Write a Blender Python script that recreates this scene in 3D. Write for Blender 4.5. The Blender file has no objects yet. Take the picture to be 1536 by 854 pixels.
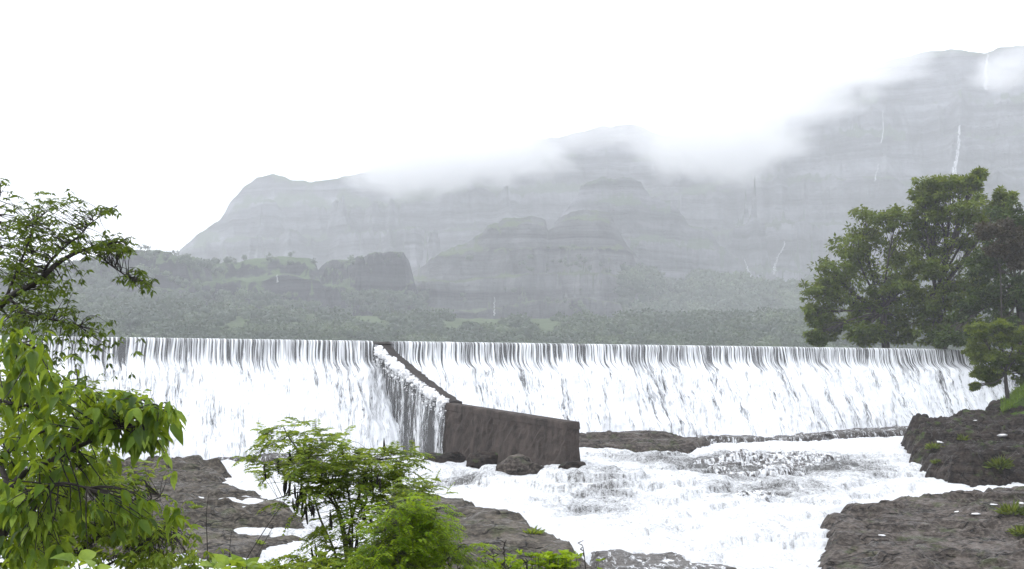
import bpy, math, random
import numpy as np
from mathutils import Vector
from mathutils.bvhtree import BVHTree
R = math.radians
F, HY, CX = 1854.0, 557.0, 768.0
S = bpy.context.scene
COL = S.collection

# ---------------------------------------------------------------- camera, sky, sun, exposure
cam_d = bpy.data.cameras.new('camera'); cam = bpy.data.objects.new('camera', cam_d); COL.objects.link(cam)
cam.location = (0, 0, 0); cam.rotation_euler = (R(90), 0, 0)
cam_d.sensor_width = 36; cam_d.lens = F/1536*36; cam_d.shift_y = 130/1536
cam_d.clip_start = 0.1; cam_d.clip_end = 20000
S.camera = cam
W = bpy.data.worlds.new('World'); S.world = W; W.use_nodes = True
wn, wl = W.node_tree.nodes, W.node_tree.links
for n in list(wn): wn.remove(n)
sky = wn.new('ShaderNodeTexSky'); sky.sky_type = 'NISHITA'; sky.sun_disc = False
sky.sun_elevation = R(44); sky.sun_rotation = R(285)
mx = wn.new('ShaderNodeMix'); mx.data_type = 'RGBA'; mx.inputs[0].default_value = 0.93
wl.new(sky.outputs[0], mx.inputs[6]); mx.inputs[7].default_value = (17.8, 18.3, 19.6, 1)
bg = wn.new('ShaderNodeBackground'); bg.inputs[1].default_value = 0.1
wo = wn.new('ShaderNodeOutputWorld'); wl.new(mx.outputs[2], bg.inputs[0]); wl.new(bg.outputs[0], wo.inputs[0])
sd = bpy.data.lights.new('sun', 'SUN'); sd.energy = 1.5; sd.angle = R(14); sd.color = (1, .97, .92)
sun = bpy.data.objects.new('sun', sd); COL.objects.link(sun)
_el, _rot = R(44), R(285)
sv = Vector((math.sin(_rot)*math.cos(_el), math.cos(_rot)*math.cos(_el), math.sin(_el)))
sun.rotation_euler = sv.to_track_quat('Z', 'Y').to_euler(); sun.location = (0, -20, 60)
S.view_settings.view_transform = 'Standard'; S.view_settings.look = 'None'
S.view_settings.exposure = 0.15; S.view_settings.gamma = 1
S.cycles.use_denoising = True
S.cycles.volume_bounces = 12; S.cycles.max_bounces = 14; S.cycles.diffuse_bounces = 3
S.cycles.transparent_max_bounces = 12; S.cycles.volume_max_steps = 256
HAZE = 0.00038

# ---------------------------------------------------------------- helpers
rng = np.random.default_rng(7)
def P(px, py, Y): return np.array([(px-CX)/F*Y, Y, (HY-py)/F*Y])
def XY(px, Y): return ((px-CX)/F*Y, Y)
def _h(ix, iy, seed):
    n = (ix.astype(np.int64)*374761393 + iy.astype(np.int64)*668265263 + seed*1442695041) & 0xffffffff
    n = ((n ^ (n >> 13))*1274126177) & 0xffffffff
    return ((n ^ (n >> 16)) & 0xffff)/65535.0
def vn(x, y, seed=0):
    x = np.asarray(x, float); y = np.asarray(y, float)
    ix, iy = np.floor(x), np.floor(y); fx, fy = x-ix, y-iy
    fx = fx*fx*fx*(fx*(fx*6-15)+10); fy = fy*fy*fy*(fy*(fy*6-15)+10)
    a, b = _h(ix, iy, seed), _h(ix+1, iy, seed); c, d = _h(ix, iy+1, seed), _h(ix+1, iy+1, seed)
    return (a+(b-a)*fx)*(1-fy) + (c+(d-c)*fx)*fy
def fbm(x, y, seed=0, oct=4, gain=.5):
    s = 0; a = 1; t = 0
    for o in range(oct):
        s = s + a*vn(x*2**o+o*17.3, y*2**o-o*9.1, seed+o); t += a; a *= gain
    return s/t            # 0..1
def ridged(x, y, seed=0, oct=4):
    s = 0; a = 1; t = 0
    for o in range(oct):
        s = s + a*(1-np.abs(2*vn(x*2**o+o*7.7, y*2**o+o*3.3, seed+o)-1)); t += a; a *= .5
    return s/t
def sst(x): x = np.clip(x, 0, 1); return x*x*(3-2*x)

def mesh_obj(name, V, Fc, mat, parent=None, origin=None, smooth=True, attr=None, uv=None):
    """Fc: list of index arrays, each (n,3) or (n,4)"""
    V = np.asarray(V, float)
    po = np.array(parent['_o']) if parent is not None else None
    if origin is None: origin = po if po is not None else np.zeros(3)
    origin = np.asarray(origin, float)
    me = bpy.data.meshes.new(name)
    me.vertices.add(len(V)); me.vertices.foreach_set('co', (V-origin).astype(np.float32).ravel())
    loops = np.concatenate([f.ravel() for f in Fc]).astype(np.int32)
    sizes = np.concatenate([np.full(len(f), f.shape[1]) for f in Fc]).astype(np.int32)
    starts = np.concatenate([[0], np.cumsum(sizes)[:-1]]).astype(np.int32)
    me.loops.add(len(loops)); me.loops.foreach_set('vertex_index', loops)
    me.polygons.add(len(sizes)); me.polygons.foreach_set('loop_start', starts)
    me.polygons.foreach_set('use_smooth', np.full(len(sizes), smooth))
    if attr is not None:
        for k, a in attr.items():
            at = me.attributes.new(k, 'FLOAT', 'POINT'); at.data.foreach_set('value', np.asarray(a, np.float32).ravel())
    if uv is not None:
        ul = me.uv_layers.new(name='UVMap'); ul.data.foreach_set('uv', uv[loops].astype(np.float32).ravel())
    me.update(calc_edges=True); me.validate()
    if mat: me.materials.append(mat)
    o = bpy.data.objects.new(name, me); COL.objects.link(o)
    if parent is not None:
        o.parent = parent; o.location = origin-po
    else:
        o.location = origin
    o['_o'] = [float(c) for c in origin]
    return o
def tag(o, label=None, cat=None, group=None, kind=None):
    if label: o['label'] = label
    if cat: o['category'] = cat
    if group: o['group'] = group
    if kind: o['kind'] = kind
    return o
def empty(name, loc, label, cat, group=None):
    o = bpy.data.objects.new(name, None); COL.objects.link(o); o.location = tuple(float(c) for c in loc)
    o['_o'] = [float(c) for c in loc]; o.empty_display_size = .2
    return tag(o, label, cat, group)

class MB:
    def __init__(s): s.V = []; s.Q = []; s.T = []; s.n = 0; s.A = []
    def add(s, V, Q=None, T=None, var=0.5):
        V = np.asarray(V, float).reshape(-1, 3)
        if Q is not None and len(Q): s.Q.append(np.asarray(Q)+s.n)
        if T is not None and len(T): s.T.append(np.asarray(T)+s.n)
        s.V.append(V); s.A.append(np.broadcast_to(np.asarray(var, float), (len(V),)).copy()); s.n += len(V)
    def build(s, name, mat, parent=None, origin=None, smooth=True):
        Fc = []
        if s.Q: Fc.append(np.concatenate(s.Q))
        if s.T: Fc.append(np.concatenate(s.T))
        return mesh_obj(name, np.concatenate(s.V), Fc, mat, parent, origin, smooth, {'var': np.concatenate(s.A)})
    def tube(s, pts, rad, sides=6):
        pts = np.asarray(pts, float); n = len(pts); rad = np.broadcast_to(np.asarray(rad, float), (n,))
        tg = np.gradient(pts, axis=0); tg /= np.linalg.norm(tg, axis=1)[:, None]+1e-9
        ref = np.where(np.abs(tg[:, 2:3]) > .9, np.array([[1., 0, 0]]), np.array([[0, 0, 1.]]))
        if n > 1:
            m = tg.mean(0); r0 = np.array([1., 0, 0]) if abs(m[2]) > .7*np.linalg.norm(m) else np.array([0, 0, 1.]); ref = np.tile(r0, (n, 1))
        a = np.cross(tg, ref); a /= np.linalg.norm(a, axis=1)[:, None]+1e-9; b = np.cross(tg, a)
        th = np.linspace(0, 2*np.pi, sides, endpoint=False)
        V = pts[:, None, :] + rad[:, None, None]*(np.cos(th)[None, :, None]*a[:, None, :]+np.sin(th)[None, :, None]*b[:, None, :])
        i = np.arange(n-1)[:, None]*sides; j = np.arange(sides)[None, :]; k = (j+1) % sides
        Q = np.stack([i+j, i+k, i+sides+k, i+sides+j], -1).reshape(-1, 4)
        s.add(V.reshape(-1, 3), Q)
        s.add(pts[-1:]+tg[-1:]*rad[-1], None)   # tip
        T = np.stack([np.arange(sides)-sides-0, (np.arange(sides)+1) % sides-sides, np.full(sides, 0)], -1)
        s.T.append(T + s.n - 1)
    def leaves(s, pos, d, up, L, Wd, kind='quad', var=None):
        pos = np.asarray(pos, float); N = len(pos)
        if N == 0: return
        d = d/(np.linalg.norm(d, axis=1)[:, None]+1e-9)
        side = np.cross(d, up); side /= np.linalg.norm(side, axis=1)[:, None]+1e-9
        nrm = np.cross(side, d)
        L = np.broadcast_to(L, (N,)); Wd = np.broadcast_to(Wd, (N,))
        if kind == 'quad':
            tp = np.array([[0, 0, 0], [.45, .5, .07], [1, 0, -.05], [.45, -.5, .07]]); q = np.array([[0, 1, 2, 3]]); t = None
        else:
            us = [0, .12, .35, .62, .85, 1.0]; ws = [.0, .30, .5, .42, .2, 0]; dr = [0, .01, 0, -.06, -.15, -.25]
            tp = []
            for u_, w_, z_ in zip(us, ws, dr):
                tp += [[u_, -w_, z_+.22*w_], [u_, 0, z_], [u_, w_, z_+.22*w_]]
            tp = np.array(tp); q = []
            for i in range(5):
                for k in (0, 1): q.append([i*3+k, i*3+k+1, i*3+k+4, i*3+k+3])
            q = np.array(q); t = None
        V = (pos[:, None, :] + (tp[None, :, 0, None]*L[:, None, None])*d[:, None, :]
             + (tp[None, :, 1, None]*Wd[:, None, None])*side[:, None, :] + (tp[None, :, 2, None]*L[:, None, None])*nrm[:, None, :])
        m = len(tp)
        Q = (q[None]+(np.arange(N)*m)[:, None, None]).reshape(-1, 4)
        if var is None: var = rng.random(N)
        s.add(V.reshape(-1, 3), Q, None, np.repeat(var, m))

# ---------------------------------------------------------------- materials
def mat_new(name):
    m = bpy.data.materials.new(name); m.use_nodes = True
    nt = m.node_tree; b = nt.nodes['Principled BSDF']; return m, nt, b
class NT:
    def __init__(s, nt): s.nt = nt
    def n(s, t, **kw):
        x = s.nt.nodes.new(t)
        for k, v in kw.items(): setattr(x, k, v)
        return x
    def l(s, a, b): s.nt.links.new(a, b)
    def pos(s): return s.n('ShaderNodeNewGeometry').outputs['Position']
    def mapv(s, src, scale, rot=(0, 0, 0)):
        m = s.n('ShaderNodeMapping'); m.inputs['Scale'].default_value = scale; m.inputs['Rotation'].default_value = rot
        s.l(src, m.inputs['Vector']); return m.outputs[0]
    def noise(s, vec, scale, detail=4, rough=.55, dist=0):
        x = s.n('ShaderNodeTexNoise'); x.inputs['Scale'].default_value = scale; x.inputs['Detail'].default_value = detail
        x.inputs['Roughness'].default_value = rough; x.inputs['Distortion'].default_value = dist
        s.l(vec, x.inputs['Vector']); return x.outputs['Fac']
    def ramp(s, fac, stops):
        x = s.n('ShaderNodeValToRGB'); e = x.color_ramp.elements
        while len(e) < len(stops): e.new(.5)
        for k, (p, c) in enumerate(stops):
            e[k].position = p; e[k].color = (c, c, c, 1) if isinstance(c, (int, float)) else (*c, 1)
        s.l(fac, x.inputs[0]); return x.outputs[0]
    def mix(s, fac, a, b):
        x = s.n('ShaderNodeMix', data_type='RGBA')
        for i, v in ((0, fac), (6, a), (7, b)):
            if isinstance(v, (int, float)): x.inputs[i].default_value = v
            elif isinstance(v, tuple): x.inputs[i].default_value = (*v, 1)
            else: s.l(v, x.inputs[i])
        return x.outputs[2]
    def math(s, op, a, b=None, clamp=False):
        x = s.n('ShaderNodeMath', operation=op, use_clamp=clamp)
        for i, v in ((0, a), (1, b)):
            if v is None: continue
            if isinstance(v, (int, float)): x.inputs[i].default_value = v
            else: s.l(v, x.inputs[i])
        return x.outputs[0]
    def bump(s, h, strength, dist):
        x = s.n('ShaderNodeBump'); x.inputs['Strength'].default_value = strength; x.inputs['Distance'].default_value = dist
        s.l(h, x.inputs['Height']); return x.outputs[0]
    def attr(s, name):
        x = s.n('ShaderNodeAttribute', attribute_name=name); return x.outputs['Fac']
    def sep(s, v):
        x = s.n('ShaderNodeSeparateXYZ'); s.l(v, x.inputs[0]); return x.outputs

def leaf_mat(name, dark, mid, light, trans=.35):
    m, nt, b = mat_new(name); k = NT(nt)
    c = k.ramp(k.attr('var'), [(0, dark), (.55, mid), (1, light)])
    c = k.mix(k.ramp(k.noise(k.pos(), 28, 4, .7), [(.42, 0), (.65, .5)]), c, dark)
    k.l(c, b.inputs['Base Color']); b.inputs['Roughness'].default_value = .5
    b.inputs['Specular IOR Level'].default_value = .22
    tr = k.n('ShaderNodeBsdfTranslucent')
    tc = k.mix(.55, c, tuple(min(1, x*1.8) for x in (light[0]*1.1, light[1], light[2]*.4))); k.l(tc, tr.inputs['Color'])
    ms = k.n('ShaderNodeMixShader'); ms.inputs[0].default_value = trans
    k.l(b.outputs[0], ms.inputs[1]); k.l(tr.outputs[0], ms.inputs[2])
    k.l(ms.outputs[0], nt.nodes['Material Output'].inputs['Surface']); return m
def bark_mat(name, c1, c2, sc=20):
    m, nt, b = mat_new(name); k = NT(nt); p = k.pos()
    n = k.noise(k.mapv(p, (1, 1, .25)), sc, 4)
    k.l(k.ramp(n, [(.35, c1), (.7, c2)]), b.inputs['Base Color']); b.inputs['Roughness'].default_value = .85
    k.l(k.bump(n, .4, .02), b.inputs['Normal']); return m
def rock_mat(name, c1, c2, c3, foam=0.0, moss=0.0, rough=.7, scale=1.0, spec=.18):
    m, nt, b = mat_new(name); k = NT(nt); p = k.pos()
    strata = k.noise(k.mapv(p, (.25, .25, 2.2)), 1.6*scale, 6, .62, .4)
    n1 = k.noise(p, .45*scale, 6, .6); n2 = k.noise(p, 5*scale, 5, .65)
    col = k.ramp(strata, [(.3, c1), (.52, c2), (.75, c3)])
    col = k.mix(k.ramp(n1, [(.4, 0), (.62, .75)]), col, tuple(x*.55 for x in c2))
    col = k.mix(k.ramp(n2, [(.45, 0), (.75, .6)]), col, tuple(min(1, x*1.5) for x in c3))
    if moss:
        g = k.noise(p, .8, 5, .65); nz = k.sep(k.n('ShaderNodeNewGeometry').outputs['Normal'])[2]
        mk = k.math('MULTIPLY', k.ramp(g, [(.56, 0), (.64, 1)]), k.ramp(nz, [(.4, 0), (.8, 1)]))
        col = k.mix(k.math('MULTIPLY', mk, moss), col, (.06, .10, .015))
    rn = k.ramp(n1, [(.35, rough-.25), (.65, rough+.15)])
    vo = k.n('ShaderNodeTexVoronoi', feature='DISTANCE_TO_EDGE'); vo.inputs['Scale'].default_value = .8*scale
    wv = k.n('ShaderNodeVectorMath', operation='ADD'); k.l(k.mapv(p, (.7, .9, 2.6)), wv.inputs[0]); nv = k.n('ShaderNodeTexNoise'); nv.inputs['Scale'].default_value = 1.6; nv.inputs['Detail'].default_value = 6; k.l(p, nv.inputs['Vector']); k.l(nv.outputs['Color'], wv.inputs[1]); k.l(wv.outputs[0], vo.inputs['Vector'])
    crk = k.ramp(vo.outputs['Distance'], [(0, 0), (.045, 1)])
    crk = k.math('MAXIMUM', crk, k.ramp(k.noise(p, .7, 4, .6), [(.46, 0), (.54, 1)]))
    col = k.mix(crk, tuple(x*.35 for x in c1), col)
    wet = k.noise(p, .9, 4, .6); rn = k.mix(k.ramp(wet, [(.5, 0), (.6, 1)]), rn, (.3, .3, .3))
    h = k.math('ADD', k.math('ADD', strata, k.math('MULTIPLY', n2, .45)), k.math('MULTIPLY', crk, .35))
    k.l(k.bump(h, 1.0, .5/scale), b.inputs['Normal'])
    if foam:
        fn = k.noise(k.mapv(p, (1.6, .5, .5)), 2.2, 6, .7, .8)
        fm = k.ramp(fn, [(.62-foam*.35, 0), (.70-foam*.3, 1)])
        col = k.mix(fm, col, (.86, .88, .9)); rn = k.mix(fm, rn, (.9, .9, .9))
    k.l(col, b.inputs['Base Color']); k.l(rn, b.inputs['Roughness']); b.inputs['Specular IOR Level'].default_value = spec
    return m
def water_sheet_mat(name, kind):
    """falling water: strands of foam over a thin clear film; uv.x = metres along the dam, uv.y = metres down"""
    m, nt, b = mat_new(name); k = NT(nt)
    uv = k.n('ShaderNodeUVMap').outputs[0]; u, v, _ = k.sep(uv)
    if kind == 'dam':
        st = k.noise(k.mapv(uv, (5.5, .14, 1)), 1.0, 3, .55, .25)         # thin strands
        wide = k.noise(k.mapv(uv, (.42, .05, 1)), 1.0, 3, .6)            # where more water comes over
        up = k.math('ADD', k.math('MULTIPLY', st, 1.0), k.math('MULTIPLY', k.math('SUBTRACT', wide, .5), .55))
        fs = k.noise(k.mapv(uv, (5.5, .75, 1)), 1.0, 8, .78, .9)
        f3 = k.noise(k.mapv(uv, (.8, .12, 1)), 1.0, 5, .7, .5)
        lo = k.math('ADD', k.math('ADD', fs, k.math('MULTIPLY', k.math('SUBTRACT', f3, .5), .75)), .118)
        jag = k.noise(k.mapv(uv, (1.9, .05, 1)), 1.0, 6, .75)
        edge = k.math('ADD', v, k.math('MULTIPLY', k.math('SUBTRACT', jag, .5), 7.0))
        t = k.ramp(k.math('MULTIPLY', edge, .1), [(.11, 0), (.25, 1)])
        fac = k.ramp(k.mix(t, up, lo), [(.44, .05), (.52, .5), (.61, 1)])
    else:
        st = k.noise(k.mapv(uv, (6.5, .9, 1)), 1.0, 7, .8, .5)
        wide = k.noise(k.mapv(uv, (1.1, .05, 1)), 1.0, 3, .6)
        up = k.math('ADD', st, k.math('MULTIPLY', k.math('SUBTRACT', wide, .5), .8))
        fac = k.ramp(up, [(.49, .0), (.64, .75)])
    b.inputs['Base Color'].default_value = (.88, .9, .92, 1); b.inputs['Roughness'].default_value = .7
    b.inputs['Specular IOR Level'].default_value = .2
    film = k.n('ShaderNodeBsdfPrincipled'); film.inputs['Base Color'].default_value = (.35, .37, .38, 1)
    film.inputs['Specular IOR Level'].default_value = .25; film.inputs['Roughness'].default_value = .35; film.inputs['Alpha'].default_value = .16
    bn = k.bump(k.noise(k.mapv(uv, (3, .5, 1)), 1.0, 5, .7), .5, .2); k.l(bn, b.inputs['Normal']); k.l(bn, film.inputs['Normal'])
    ms = k.n('ShaderNodeMixShader'); k.l(fac, ms.inputs[0]); k.l(film.outputs[0], ms.inputs[1]); k.l(b.outputs[0], ms.inputs[2])
    k.l(ms.outputs[0], nt.nodes['Material Output'].inputs['Surface']); return m
def river_mat():
    m, nt, b = mat_new('river'); k = NT(nt); p = k.pos(); dk = k.attr('var'); st = k.attr('steep')
    n1 = k.noise(k.mapv(p, (.9, .6, 1)), 1.0, 9, .72, .9)
    n2 = k.noise(k.mapv(p, (1.5, 1.1, 1.5)), 4.5, 7, .75, 1.0)
    n3 = k.noise(k.mapv(p, (5.0, 1.0, .8)), 1.0, 5, .7, .4)
    nn = k.math('ADD', k.math('MULTIPLY', n1, .42), k.math('MULTIPLY', n2, .58))
    nn = k.mix(k.math('MULTIPLY', st, .8, True), nn, k.math('ADD', k.math('MULTIPLY', n3, .75), k.math('MULTIPLY', n2, .25)))
    a = k.math('SUBTRACT', nn, k.math('MULTIPLY', dk, .165))
    f = k.ramp(a, [(.30, 0), (.36, .45), (.45, 1)])
    wc = k.ramp(k.noise(p, 3.5, 6, .75), [(.3, (.035, .033, .03)), (.55, (.16, .16, .155)), (.8, (.5, .52, .53))])
    col = k.mix(f, wc, (.86, .88, .9)); k.l(col, b.inputs['Base Color'])
    k.l(k.ramp(f, [(0, .22), (1, .85)]), b.inputs['Roughness']); b.inputs['Specular IOR Level'].default_value = .3
    k.l(k.bump(nn, .9, .35), b.inputs['Normal']); return m
def hill_mat(name, rock, rock2, green, gamt=.5, sc=1.0):
    m, nt, b = mat_new(name); k = NT(nt); p = k.pos()
    band = k.noise(k.mapv(p, (.003, .003, .055*sc)), 1.0, 8, .68, .4)
    fl = k.noise(k.mapv(p, (.014*sc, .006, .012), (0, R(40), 0)), 1.0, 8, .7, 1.0)
    c = k.ramp(band, [(.35, rock), (.6, rock2)]); c = k.mix(k.ramp(fl, [(.38, 0), (.66, .75)]), c, tuple(x*.5 for x in rock))  # strata tones plus painted relief: dark gully shade and lit ledges in the colour
    nz = k.sep(k.n('ShaderNodeNewGeometry').outputs['Normal'])[2]
    g = k.math('ADD', nz, k.math('MULTIPLY', k.math('SUBTRACT', k.noise(p, .012*sc, 6, .65), .5), 1.3))
    c = k.mix(k.ramp(g, [(gamt, 0), (gamt+.16, 1)]), c, k.mix(k.noise(p, .05, 4), tuple(x*.75 for x in green), tuple(x*1.4 for x in green)))
    k.l(c, b.inputs['Base Color']); b.inputs['Roughness'].default_value = .95; b.inputs['Specular IOR Level'].default_value = .1
    k.l(k.bump(k.math('ADD', k.noise(k.mapv(p, (.02, .02, .05)), 1.0, 8, .7), k.math('MULTIPLY', band, .6)), 1.0, 14/sc), b.inputs['Normal'])
    return m
def simple(name, c, rough=.7):
    m, nt, b = mat_new(name); k = NT(nt); n = k.noise(k.pos(), 6, 4)
    k.l(k.mix(n, tuple(x*.75 for x in c), tuple(min(1, x*1.2) for x in c)), b.inputs['Base Color']); b.inputs['Roughness'].default_value = rough
    return m
def masonry_mat(name, c1, c2, block=(.9, .35), stain=.6):
    m, nt, b = mat_new(name); k = NT(nt); p = k.pos()
    n1 = k.noise(p, 1.3, 6, .65); n2 = k.noise(k.mapv(p, (1.1, 1.1, .38)), 1.0, 7, .68, .8); n3 = k.noise(p, 14, 4, .7)
    x, y, z = k.sep(p)
    al = k.math('ADD', k.math('MULTIPLY', x, .53), k.math('MULTIPLY', y, -.848))
    c = k.mix(k.ramp(n1, [(.3, 0), (.7, 1)]), c1, c2)
    c = k.mix(k.math('MULTIPLY', k.ramp(n2, [(.42, 0), (.68, 1)]), stain), c, tuple(v*.35 for v in c1))
    c = k.mix(k.ramp(n3, [(.5, 0), (.8, .5)]), c, tuple(v*1.7 for v in c2))
    k.l(c, b.inputs['Base Color']); b.inputs['Roughness'].default_value = .85; b.inputs['Specular IOR Level'].default_value = .12
    k.l(k.bump(k.math('ADD', n1, k.math('MULTIPLY', n3, .5)), .8, .08), b.inputs['Normal']); return m

M = dict(
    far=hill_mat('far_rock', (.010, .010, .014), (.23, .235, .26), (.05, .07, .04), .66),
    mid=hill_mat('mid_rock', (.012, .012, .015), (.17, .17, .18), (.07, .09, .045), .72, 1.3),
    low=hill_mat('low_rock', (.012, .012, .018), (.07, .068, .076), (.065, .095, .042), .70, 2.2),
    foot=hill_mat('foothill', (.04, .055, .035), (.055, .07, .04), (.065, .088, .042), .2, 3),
    rock=rock_mat('bed_rock', (.015, .0125, .009), (.070, .059, .045), (.20, .172, .135), moss=.25),
    rockd=rock_mat('dark_rock', (.006, .0045, .004), (.026, .019, .015), (.085, .066, .053), moss=.9),
    rockg=rock_mat('grey_rock', (.012, .009, .0075), (.060, .048, .039), (.20, .17, .145), moss=.35),
    rockw=rock_mat('washed_rock', (.03, .027, .024), (.08, .07, .065), (.16, .15, .14), foam=.50, rough=.4),
    rockw2=rock_mat('wet_rock', (.05, .045, .04), (.10, .09, .08), (.15, .14, .13), foam=.25, rough=.4),
    dam=masonry_mat('dam_stone', (.032, .028, .026), (.065, .058, .054)),
    wall=masonry_mat('wall_concrete', (.042, .035, .031), (.085, .068, .059), stain=.9),
    cope=masonry_mat('coping_stone', (.08, .075, .07), (.15, .14, .13), stain=.4),
    sheet=water_sheet_mat('falling_water', 'dam'), curtain=water_sheet_mat('thin_water', 'curtain'), river=river_mat(),
    leafd=leaf_mat('leaf_dark', (.008, .020, .008), (.030, .060, .014), (.10, .15, .025), .25),
    leafm=leaf_mat('leaf_mid', (.010, .025, .006), (.062, .108, .014), (.23, .29, .05), .32),
    leafb=leaf_mat('leaf_bright', (.018, .048, .007), (.095, .175, .016), (.27, .37, .055), .40),
    leafu=leaf_mat('leaf_upper', (.025, .045, .012), (.055, .09, .018), (.15, .22, .03), .35),
    leafp=leaf_mat('leaf_pinnate', (.035, .07, .010), (.14, .22, .025), (.30, .39, .07), .45),
    leafy=leaf_mat('leaf_feather', (.05, .11, .006), (.17, .29, .012), (.30, .42, .03), .42),
    leafv=leaf_mat('leaf_vine', (.03, .025, .015), (.06, .05, .03), (.09, .08, .05), .15),
    leaff=leaf_mat('leaf_far', (.03, .048, .028), (.055, .08, .042), (.12, .16, .07), .1),
    bark=bark_mat('bark', (.012, .010, .008), (.04, .033, .028)),
    barkg=bark_mat('bark_green', (.05, .06, .03), (.11, .11, .07), 60),
    barkt=bark_mat('bark_tree', (.03, .025, .022), (.09, .08, .07), 4),
    pod=simple('pod', (.012, .009, .008)), white=simple('foam_white', (.85, .86, .87)),
    soil=rock_mat('soil', (.05, .04, .03), (.08, .07, .045), (.10, .09, .06), moss=1.0),
    grass=leaf_mat('grass', (.05, .10, .01), (.11, .19, .02), (.20, .30, .04), .3),
)
mw, nt, b = mat_new('reservoir'); k = NT(nt); b.inputs['Base Color'].default_value = (.12, .15, .14, 1); b.inputs['Roughness'].default_value = .12
k.l(k.bump(k.noise(k.pos(), 1.2, 5), .3, .1), b.inputs['Normal']); M['res'] = mw
mf, nt, b = mat_new('hill_fall'); b.inputs['Base Color'].default_value = (.9, .92, .95, 1); b.inputs['Roughness'].default_value = .8
k = NT(nt); uvn = k.n('ShaderNodeUVMap').outputs[0]
k.l(k.ramp(k.noise(k.mapv(uvn, (3, 14, 1)), 1, 5, .7), [(.38, .0), (.6, .75)]), b.inputs['Alpha']); M['fall'] = mf

# ---------------------------------------------------------------- haze
HX, HY0, HY1, HZ0, HZ1 = 3000, -60, 3400, -16, 500
hv = [(x, y, z) for z in (HZ0, HZ1) for y in (HY0, HY1) for x in (-HX, HX)]
hq = np.array([[0, 2, 3, 1], [4, 5, 7, 6], [0, 1, 5, 4], [2, 6, 7, 3], [0, 4, 6, 2], [1, 3, 7, 5]])
hm = bpy.data.materials.new('haze'); hm.use_nodes = True
for n in list(hm.node_tree.nodes): hm.node_tree.nodes.remove(n)
pv = hm.node_tree.nodes.new('ShaderNodeVolumePrincipled'); pv.inputs['Color'].default_value = (.945, .965, 1, 1)
pv.inputs['Density'].default_value = HAZE; pv.inputs['Anisotropy'].default_value = 0.0
ho = hm.node_tree.nodes.new('ShaderNodeOutputMaterial'); hm.node_tree.links.new(pv.outputs[0], ho.inputs['Volume'])
hz = mesh_obj('haze', hv, [hq], hm, smooth=False); tag(hz, 'pale misty air filling the valley', 'haze', kind='stuff')

# ---------------------------------------------------------------- mountains
HILLS = []
def hill(name, sil, Dr, Df, zf, mat, label, gully=.25, gf=.012, pw=1.35, terr=55, tamp=.6, nu=520, nt_=110, seed=1, rough=4, back=.5, prof=None, diag=110):
    px = np.linspace(sil[0][0], sil[-1][0], nu)
    sx, sy = zip(*sil); py = np.interp(px, sx, sy)
    py = py + (fbm(px*.05, px*0, seed+50, 5, .65)-.5)*rough*1.8
    dr = np.interp(px, [sil[0][0], sil[-1][0]], Dr) if isinstance(Dr, (tuple, list)) else np.full(nu, float(Dr))
    zr = (HY-py)/F*dr
    t = np.concatenate([np.linspace(0, 1, nt_), np.linspace(1, 1+back, 16)[1:]])
    U, T = np.meshgrid(px, t); ZR = np.tile(zr, (len(t), 1)); DR = np.tile(dr, (len(t), 1))
    g = np.where(T <= 1, np.clip(T, 0, 1)**pw if prof is None else np.interp(np.clip(T+(fbm(U*.02, T*0, seed+70, 4)-.5)*.08*np.sin(np.pi*np.clip(T,0,1)), 0, 1), *prof), 1-((T-1)/back)**2*.9)
    warp = (fbm(U*.01, T*3, seed+9)-.5)*60
    rg = .6*ridged((U+warp+diag*T)*gf, T*1.5+seed, seed, 5)+.4*ridged((U+warp)*gf*2.2-T*2.5, T*5+seed, seed+90, 5)
    env = np.sin(np.pi*np.clip(T, 0, 1))**.7
    Z = zf+(ZR-zf)*g
    Z = Z-(ZR-zf)*gully*env*(1-rg)*1.2
    Z = Z+(fbm(U*.07, T*16, seed+3, 5, .6)-.5)*(ZR-zf)*.15*env
    ph = Z/terr+(fbm(U*.006, T*2, seed+5)-.5)*.8; fr = ph-np.floor(ph)
    step = (sst(np.clip((fr-.35)/.35, 0, 1))-fr)*terr*tamp
    Z = Z+step*np.clip(env*1.6, 0, 1)
    Y = Df+(DR-Df)*T+(fbm(U*.02, T*5, seed+7, 4)-.5)*(DR-Df)*.18*env
    app = np.where(T <= 1, Z/Y, -9).max(0); tgt = np.maximum(zr/dr, 1e-4); f_ = np.clip(tgt/np.maximum(app, 1e-4), .6, 1.0)
    Z = np.where(Z > 0, Z*f_[None, :], Z)
    X = (U-CX)/F*Y
    V = np.stack([X, Y, Z], -1).reshape(-1, 3)
    r, c = len(t), nu
    i = np.arange(r-1)[:, None]*c+np.arange(c-1)[None, :]
    Q = np.stack([i, i+1, i+1+c, i+c], -1).reshape(-1, 4)
    o = mesh_obj(name, V, [Q], mat); tag(o, label, 'hill', kind='structure')
    HILLS.append((V, Q)); return V.reshape(r, c, 3)
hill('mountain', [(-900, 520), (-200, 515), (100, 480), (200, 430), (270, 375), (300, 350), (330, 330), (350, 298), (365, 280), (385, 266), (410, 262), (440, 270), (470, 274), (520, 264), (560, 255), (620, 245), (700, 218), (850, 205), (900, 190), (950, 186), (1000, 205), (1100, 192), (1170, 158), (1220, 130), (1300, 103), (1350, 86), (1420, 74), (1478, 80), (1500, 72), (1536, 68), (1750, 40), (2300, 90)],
     (2150, 1600), 950, 2, M['far'], 'huge grey basalt mountain wrapped in monsoon cloud', diag=420, gully=.85, gf=.010, pw=1.2, terr=64, tamp=.9, nu=900, nt_=170, seed=3, rough=5)
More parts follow.
